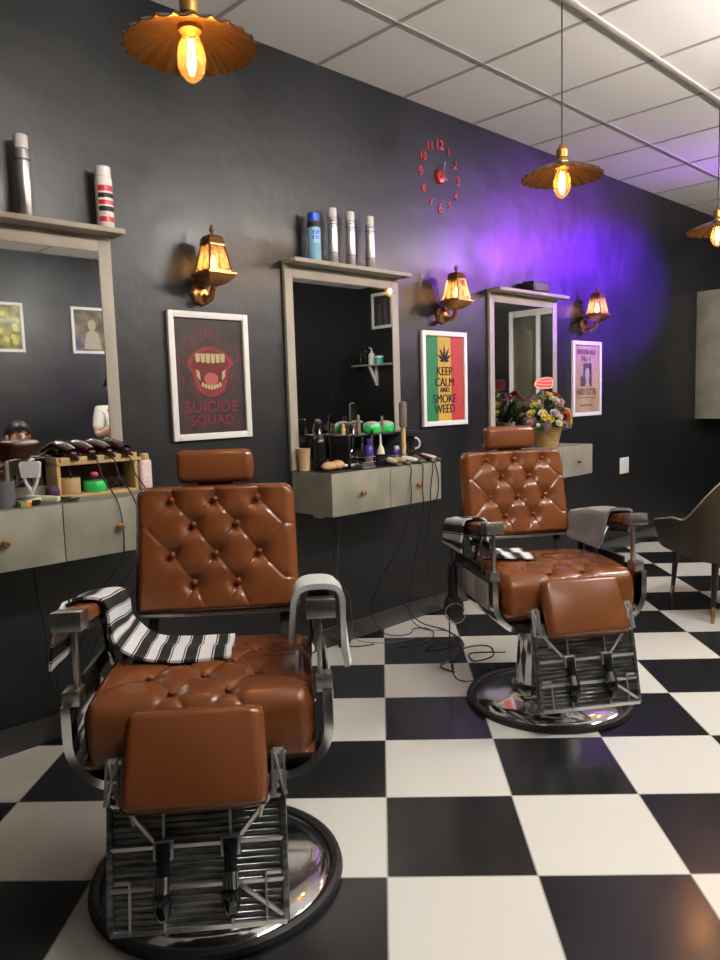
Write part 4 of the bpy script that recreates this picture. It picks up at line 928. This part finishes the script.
cord('black lead looping on white tile beside farther chair', [(2.62, -.70, fz), (2.72, -.62, fz), (2.9, -.55, fz), (3.0, -.62, fz), (2.9, -.72, fz), (2.78, -.7, fz), (2.86, -.62, fz), (2.98, -.74, fz)], .003)
cord('dryer lead dropping from the black hair dryer', [tuple(hp + Vector((.0, .01, .54))), tuple(hp + Vector((.03, .05, .50))), tuple(hp + Vector((.04, .06, .3))), tuple(hp + Vector((.04, .05, .05))), (hp.x + .08, hp.y + .02, fz), (hp.x + .2, hp.y - .04, fz), (hp.x + .3, hp.y + .02, fz)], .003)
cord('dark lead hanging below the nearest cabinet', [(.97, -.128, .72), (.98, -.1, .6), (1.02, -.05, .45), (1.03, -.04, .25), (1.1, -.05, .12), (1.2, -.06, .02)], .003)
t = thing('plug_adapter', 'black plug adapter lying against skirting below middle cabinet', 'plug', (2.52, -.06, 0), .3); MB().span((-.03, -.02, 0), (.03, .02, .028), .006).build('body', 'black plastic', t); MB().span((.03, -.012, .006), (.05, .012, .022), .003).build('sleeve', 'black rubber', t)
t = thing('waste_bin', 'dark bin against the wall at left edge', 'bin', (.665, -.15, 0)); MB().lathe([(0, .001), (.10, .001), (.125, .22), (.13, .225), (.12, .225), (.095, .01), (0, .01)], n=32).build('bucket', 'black gloss', t)

# ------------------------------------------------------------------ flowers on the third cabinet
Z3 = .9255
fb = thing('flower_basket', 'wicker basket of mixed flowers with red banner on cabinet', 'flower basket', (4.285, -.165, Z3))
MB().lathe([(0, 0), (.072, 0), (.10, .125), (.104, .13), (.096, .13), (.07, .01), (0, .01)], n=36).build('basket', 'wicker', fb)
rn = random.Random(11)
lv = MB()
def leaf(b, o, d, L, w):
    d = Vector(d).normalized(); s = d.cross(Vector((0, 0, 1)));
    if s.length < .1: s = Vector((1, 0, 0))
    s.normalize(); nn = s.cross(d); pts = [(0, 0), (.3, .8), (.6, 1), (1, 0)]
    t_ = bmesh.new(); c_ = [t_.verts.new(Vector(o) + d * L * f + nn * (L * .12 * math.sin(PI * f) + .002)) for f in (0, .35, .7, 1)]
    for sg in (-1, 1):
        e_ = [t_.verts.new(Vector(o) + d * L * f + s * sg * w * q) for f, q in ((.35, .9), (.7, .75))]
        t_.faces.new((c_[0], e_[0], c_[1])); t_.faces.new((c_[1], e_[0], e_[1], c_[2])); t_.faces.new((c_[2], e_[1], c_[3]))
    b._merge(t_, Matrix())
for k in range(150):
    a = rn.uniform(0, 2 * PI); el = rn.uniform(-.25, 1.2); d = Vector((math.cos(a) * math.cos(el), math.sin(a) * math.cos(el) * .6, math.sin(el)))
    if d.y > .35: continue
    lv.m(rn.choice((0, 0, 1))); leaf(lv, Vector((0, 0, .14)) + d * rn.uniform(.04, .11), d + Vector((rn.uniform(-.3, .3), rn.uniform(-.3, .3), rn.uniform(-.3, .3))), rn.uniform(.06, .12), rn.uniform(.010, .02))
lv.build('foliage', ['leaf green', 'leaf pale'], fb)
def rose(o, r, m_, d):
    b = MB(); Q = Vector(d).to_track_quat('Z', 'Y').to_matrix()
    for ring, (n, rr, hh_, tl) in enumerate(((3, .35, .8, .25), (5, .65, .6, .6), (6, .95, .35, 1.0))):
        for k in range(n):
            a = 2 * PI * k / n + ring * .6
            def pet(u, v):
                w = (u - .5) * 1.5; x = rr * r * (.55 + .45 * v) ; return Vector(o) + Q @ Vector(((x) * math.cos(a + w * (1.1 / (.6 + ring * .35)) * .8), x * math.sin(a + w * (1.1 / (.6 + ring * .35)) * .8), r * (hh_ * v - .3 * v * (2 * u - 1) ** 2 - .2 + .05 * math.sin(6 * u))))
            b.grid(pet, 5, 3)
    b.ball(Vector(o), r * .42, 8); return b.build('bloom', m_, fb)
pal = ['petal yellow', 'petal pink', 'petal cream', 'leaf pale', 'petal yellow', 'petal mauve', 'petal cream', 'petal yellow', 'petal pink', 'leaf pale', 'petal red']
fl = [((.02, -.135, .205), .036, 'petal red'), ((-.045, -.125, .20), .026, 'petal cream'), ((-.095, -.12, .225), .034, 'petal lilac'), ((-.075, -.14, .16), .026, 'petal cream'), ((-.01, -.14, .15), .03, 'petal mauve'), ((.075, -.125, .17), .03, 'petal yellow'),
      ((.06, -.12, .235), .03, 'petal yellow'), ((-.02, -.11, .275), .032, 'petal pink'), ((-.15, -.1, .15), .028, 'petal mauve'), ((-.16, -.09, .205), .03, 'petal yellow'), ((.12, -.1, .2), .03, 'petal cream'), ((.13, -.09, .15), .03, 'petal yellow')]
for k in range(34):
    a = rn.uniform(0, 2 * PI); el = rn.uniform(.1, 1.45); d = Vector((math.cos(a) * math.cos(el), math.sin(a) * math.cos(el) * .75, math.sin(el)))
    q = Vector((0, 0, .14)) + Vector((d.x * .185, d.y * .165, d.z * .22))
    if q.y < .13 and all((q - Vector(f[0])).length > .04 for f in fl): fl.append((tuple(q), rn.uniform(.027, .037), pal[k % len(pal)]))
for o_, r_, m_ in fl: rose(o_, r_, m_, (Vector(o_) - Vector((0, 0, .08))))
sg = MB().cyl((-.09, -.03, .15), (-.09, -.03, .40), .003, n=8).build('banner_stick', 'bun wood', fb)
b = MB(); b.prism([(-.11, -.012), (-.06, -.03), (.08, -.03), (.10, -.012), (.10, .022), (.07, .036), (-.03, .03), (-.09, .01)], lambda u, v: (u - .09, -.036, .415 + v), lambda u, v: (u - .09, -.032, .415 + v)); bn = b.build('banner', 'sign red', fb, smooth=False)
b = MB(); E = lambda pts: [(x - .07, -.037, z + .03) for x, z in pts]
for q in range(2): b.tube(E([(-.105 + .03 * q, .383 + .018 * q), (-.04, .375 + .022 * q), (.06, .375 + .024 * q)]), .0028, 6)
b.tube(E([(-.13, .373), (-.08, .355), (.06, .355), (.08, .373), (.08, .407), (.05, .421), (-.05, .415), (-.11, .395), (-.13, .373)]), .0035, 6); b.build('banner_edge', 'sign pale', bn)

# ------------------------------------------------------------------ small shelf on the far wall (seen in the middle mirror)
t = thing('corner_shelf', 'small pale bracket shelf on the far wall', 'shelf', (X1, -4.86, 1.77))
MB().span((-.2, -.42, -.018), (-.001, .42, 0), .002).build('board', 'laminate', t)
for y in (-.0,): MB().bar((-.02, y, -.02), (-.02, y, -.30), .03, .03).bar((-.16, y, -.02), (-.02, y, -.27), .03, .03).build('bracket', 'white trim', t)
# mirror picture runs from the far room corner towards the doorway
t = thing('pump_bottle', 'white pump bottle on the far wall shelf', 'bottle', (X1 - .1, -4.87, 1.7705)); MB().lathe([(0, 0), (.045, 0), (.045, .14), (.02, .17), (.018, .19), (0, .19)], n=24).build('body', 'white plastic', t); MB().cyl((0, 0, .19), (0, 0, .23), .008).bar((0, 0, .23), (-.05, 0, .235), .014, .012).build('pump', 'white plastic', t)
t = thing('teal_jar', 'teal jar with white lid on the far wall shelf', 'jar', (X1 - .1, -4.72, 1.7705)); MB().lathe([(0, 0), (.06, 0), (.06, .085), (0, .085)], n=24).build('jar_body', 'teal jar', t); MB().lathe([(.062, .085), (.062, .115), (0, .115)], n=24).build('lid', 'white plastic', t)
for y, h_, lb in ((-5.0, .2, 'dark bottle beside white pump bottle on far shelf'), (-5.09, .16, 'short dark bottle at shelf end near room corner')):
    t = thing('dark_bottle', lb, 'bottle', (X1 - .1, y, 1.7705)); MB().lathe([(0, 0), (.035, 0), (.035, h_ * .7), (.014, h_ * .8), (.014, h_ * .9)], n=20).build('body', 'black gloss', t); MB().lathe([(.016, h_ * .9), (.016, h_), (0, h_)], n=16).build('cap', 'ink grey', t)

# ------------------------------------------------------------------ two people across the room (seen in the first mirror)
def skin_mesh(chains, sub=2, root=0):
    """chains: list of lists of (point, radius); first points may repeat earlier ones to branch"""
    vs, es, rs, key = [], [], [], {}
    for ch in chains:
        prev = None
        for p, r in ch:
            k = tuple(round(c, 4) for c in p)
            if k not in key: key[k] = len(vs); vs.append(p); rs.append(r)
            i = key[k]
            if prev is not None and prev != i: es.append((prev, i))
            prev = i
    me = bpy.data.meshes.new('s'); me.from_pydata(vs, es, []); o = bpy.data.objects.new('s', me); C.objects.link(o)
    md = o.modifiers.new('k', 'SKIN'); md.use_smooth_shade = True
    sk = me.skin_vertices[0].data
    for i, r in enumerate(rs): rr = r if hasattr(r, '__len__') else (r, r); sk[i].radius = rr; sk[i].use_root = (i == root)
    su = o.modifiers.new('u', 'SUBSURF'); su.levels = sub
    bpy.context.view_layer.update()
    out = bpy.data.meshes.new_from_object(o.evaluated_get(bpy.context.evaluated_depsgraph_get())); bpy.data.objects.remove(o); bpy.data.meshes.remove(me)
    return out
def add_mesh(name, me, m_, parent):
    me.materials.clear(); me.materials.append(MATS[m_])
    for p in me.polygons: p.use_smooth = True
    o = bpy.data.objects.new(name, me); C.objects.link(o); o.parent = parent; return o
V = Vector
def hand(w, d, side, curl=.5):
    """five finger chains from wrist w along d; side = across-palm direction"""
    d, side = V(d).normalized(), V(side).normalized(); n = d.cross(side); out = []
    pc = w + d * .075
    out.append([(tuple(w), .024), (tuple(w + d * .04), (.03, .016)), (tuple(pc), (.036, .014))])
    for k, (o_, L) in enumerate(((-.027, .065), (-.009, .075), (.009, .07), (.027, .055))):
        a = pc + side * o_; q1 = a + d * L * .5 + n * L * .15 * curl; q2 = q1 + (d * (1 - curl) + n * curl).normalized() * L * .5
        out.append([(tuple(pc), (.036, .014)), (tuple(a + d * .012), .0095), (tuple(q1), .0085), (tuple(q2), .007)])
    th = w + d * .035; q1 = th - side * .045 + d * .02 + n * .015; out.append([(tuple(w + d * .04), (.03, .016)), (tuple(q1), .011), (tuple(q1 + d * .032 + n * .012), .009)])
    return out
def person(label, loc, rz, J, shirt, trouser):
    t = thing('person', label, 'person', loc, rz)
    pel, wst, chs, nk, hd = [V(p) for p in (J['pelvis'], J['waist'], J['chest'], J['neck'], J['head'])]
    body = [[(tuple(pel), (.135, .10)), (tuple(wst), (.115, .085)), (tuple(chs), (.145, .10)), (tuple(nk), .05), (tuple(hd - V((0, 0, .05))), (.062, .07)), (tuple(hd + V((0, 0, .03))), (.078, .092)), (tuple(hd + V((0, .004, .085))), (.06, .07))]]
    hands = []
    for s in ('l', 'r'):
        sh, el, wr, hdv, sd = [V(p) for p in J['arm_' + s]]
        body.append([(tuple(chs), (.145, .10)), (tuple(sh), .052), (tuple(el), .038), (tuple(wr), .026)])
        hh_ = hand(wr, hdv, sd); hh_[0][0] = (tuple(wr), .026); body += hh_
        hp_, kn, an, toe = [V(p) for p in J['leg_' + s]]
        body.append([(tuple(pel), (.135, .10)), (tuple(hp_), .085), (tuple(kn), .055), (tuple(an), .036), (tuple(toe), (.04, .024))])
    bo = add_mesh('body', skin_mesh(body), 'skin', t)
    # face
    f = MB(); h = hd
    f.tube([h + V((0, -.09, .035)), h + V((0, -.108, .012)), h + V((0, -.112, .0)), h + V((0, -.092, -.006))], [.010, .012, .014, .008], 8); f.ball(h + V((-.08, .005, .01)), (.012, .02, .03)).ball(h + V((.08, .005, .01)), (.012, .02, .03)); f.build('nose_and_ears', 'skin', t)
    e = MB()
    for s in (-1, 1): e.ball(h + V((s * .032, -.086, .03)), (.014, .008, .008)).tube([h + V((s * .05, -.082, .052)), h + V((s * .032, -.092, .056)), h + V((s * .015, -.09, .05))], .004, 6)
    e.build('eyes', 'hair', t); MB().ball(h + V((0, -.088, -.035)), (.024, .008, .007)).build('mouth', 'petal pink', t)
    MB().grid(lambda u, v: h + V((0, .012, .035)) + V((.093 * math.cos(2 * PI * u) * math.sin(v * 1.75), .108 * math.sin(2 * PI * u) * math.sin(v * 1.75) + .01 * v, .10 * math.cos(v * 1.75) + (.045 * max(0, -math.sin(2 * PI * u)) * v))), 24, 10).build('hair', 'hair', t, angle=80)
    g = .012; sc_ = [[(tuple(pel + V((0, 0, -.02))), (.145, .112)), (tuple(wst), (.13, .10)), (tuple(chs), (.155, .112)), (tuple(nk - V((0, 0, .035))), .062)]]
    for s in ('l', 'r'):
        sh, el, wr = [V(p) for p in J['arm_' + s][:3]]; sc_.append([(tuple(chs), (.155, .112)), (tuple(sh), .066), (tuple(sh.lerp(el, .55)), .056), (tuple(sh.lerp(el, .8)), .055)])
    add_mesh('shirt', skin_mesh(sc_), shirt, t)
    tr = [[(tuple(pel + V((0, 0, .06))), (.14, .108)), (tuple(pel), (.148, .115))]]
    for s in ('l', 'r'):
        hp_, kn, an, toe = [V(p) for p in J['leg_' + s]]; tr.append([(tuple(pel), (.148, .115)), (tuple(hp_), .098), (tuple(kn), .068), (tuple(kn.lerp(an, .9)), .055)])
        MB().ball(an.lerp(toe, .55) + V((0, 0, -.022 if False else -.012)), (.045, .125, .034)).build('shoe', 'black plastic', t)
    add_mesh('trousers', skin_mesh(tr), trouser, t)
    return t
person('person standing in white shirt with one hand raised to chest', (3.42, -4.22, 0), math.radians(180 - 6),
       dict(pelvis=(0, 0, .86), waist=(0, 0, 1.0), chest=(0, 0, 1.18), neck=(0, 0, 1.32), head=(0, -.015, 1.45),
            arm_l=[(-.175, 0, 1.24), (-.225, -.02, 1.0), (-.13, -.2, 1.12), (.35, -.35, .5), (.2, .2, .1)], arm_r=[(.175, 0, 1.24), (.225, -.02, 1.0), (.10, -.2, 1.12), (-.35, -.35, .5), (-.2, .2, .1)],
            leg_l=[(-.085, 0, .8), (-.095, -.01, .45), (-.10, .02, .08), (-.10, -.14, .04)], leg_r=[(.085, 0, .8), (.095, -.01, .45), (.10, .02, .08), (.10, -.14, .04)]), 'shirt white', 'trouser dark')
person('person with dark hair sitting in a tub chair, head bowed', (2.07, -3.15, 0), math.radians(180),
       dict(pelvis=(0, .0, .56), waist=(0, .01, .70), chest=(0, .0, .83), neck=(0, -.025, .95), head=(0, -.06, 1.055),
            arm_l=[(-.17, 0, .88), (-.21, -.06, .71), (-.10, -.26, .68), (.3, -.8, .1), (.6, .3, 0)], arm_r=[(.17, 0, .88), (.21, -.06, .71), (.10, -.26, .68), (-.3, -.8, .1), (-.6, .3, 0)],
            leg_l=[(-.09, -.05, .545), (-.11, -.42, .53), (-.11, -.44, .08), (-.11, -.58, .04)], leg_r=[(.09, -.05, .545), (.11, -.42, .53), (.11, -.44, .08), (.11, -.58, .04)]), 'shirt dark', 'trouser dark')

# ------------------------------------------------------------------ camera, world, view
cam = bpy.data.cameras.new('camera'); co = bpy.data.objects.new('camera', cam); C.objects.link(co)
Rv, Uv, Fv = V((.7169051, -.69653593, -.02974522)), V((.09611525, .05648771, .99376607)), V((.69051353, .71529493, -.10744405))
M_ = Matrix((Rv, Uv, -Fv)).transposed().to_4x4(); M_.translation = V((0, -2.8229, 1.2703)); co.matrix_world = M_
cam.sensor_fit = 'VERTICAL'; cam.sensor_height = 36; cam.sensor_width = 27; cam.lens = 742.39 * 36 / 960; cam.clip_start = .02
sc.camera = co
w = bpy.data.worlds.new('world'); sc.world = w; w.use_nodes = True; w.node_tree.nodes['Background'].inputs[0].default_value = (.02, .02, .022, 1); w.node_tree.nodes['Background'].inputs[1].default_value = .3
sc.view_settings.view_transform = 'Standard'; sc.view_settings.look = 'None'; sc.view_settings.exposure = 0.; sc.view_settings.gamma = 1; sc.view_settings.use_curve_mapping = False
sc.cycles.use_denoising = True; sc.cycles.max_bounces = 8; sc.cycles.sample_clamp_indirect = 6; sc.cycles.caustics_reflective = False; sc.cycles.caustics_refractive = False
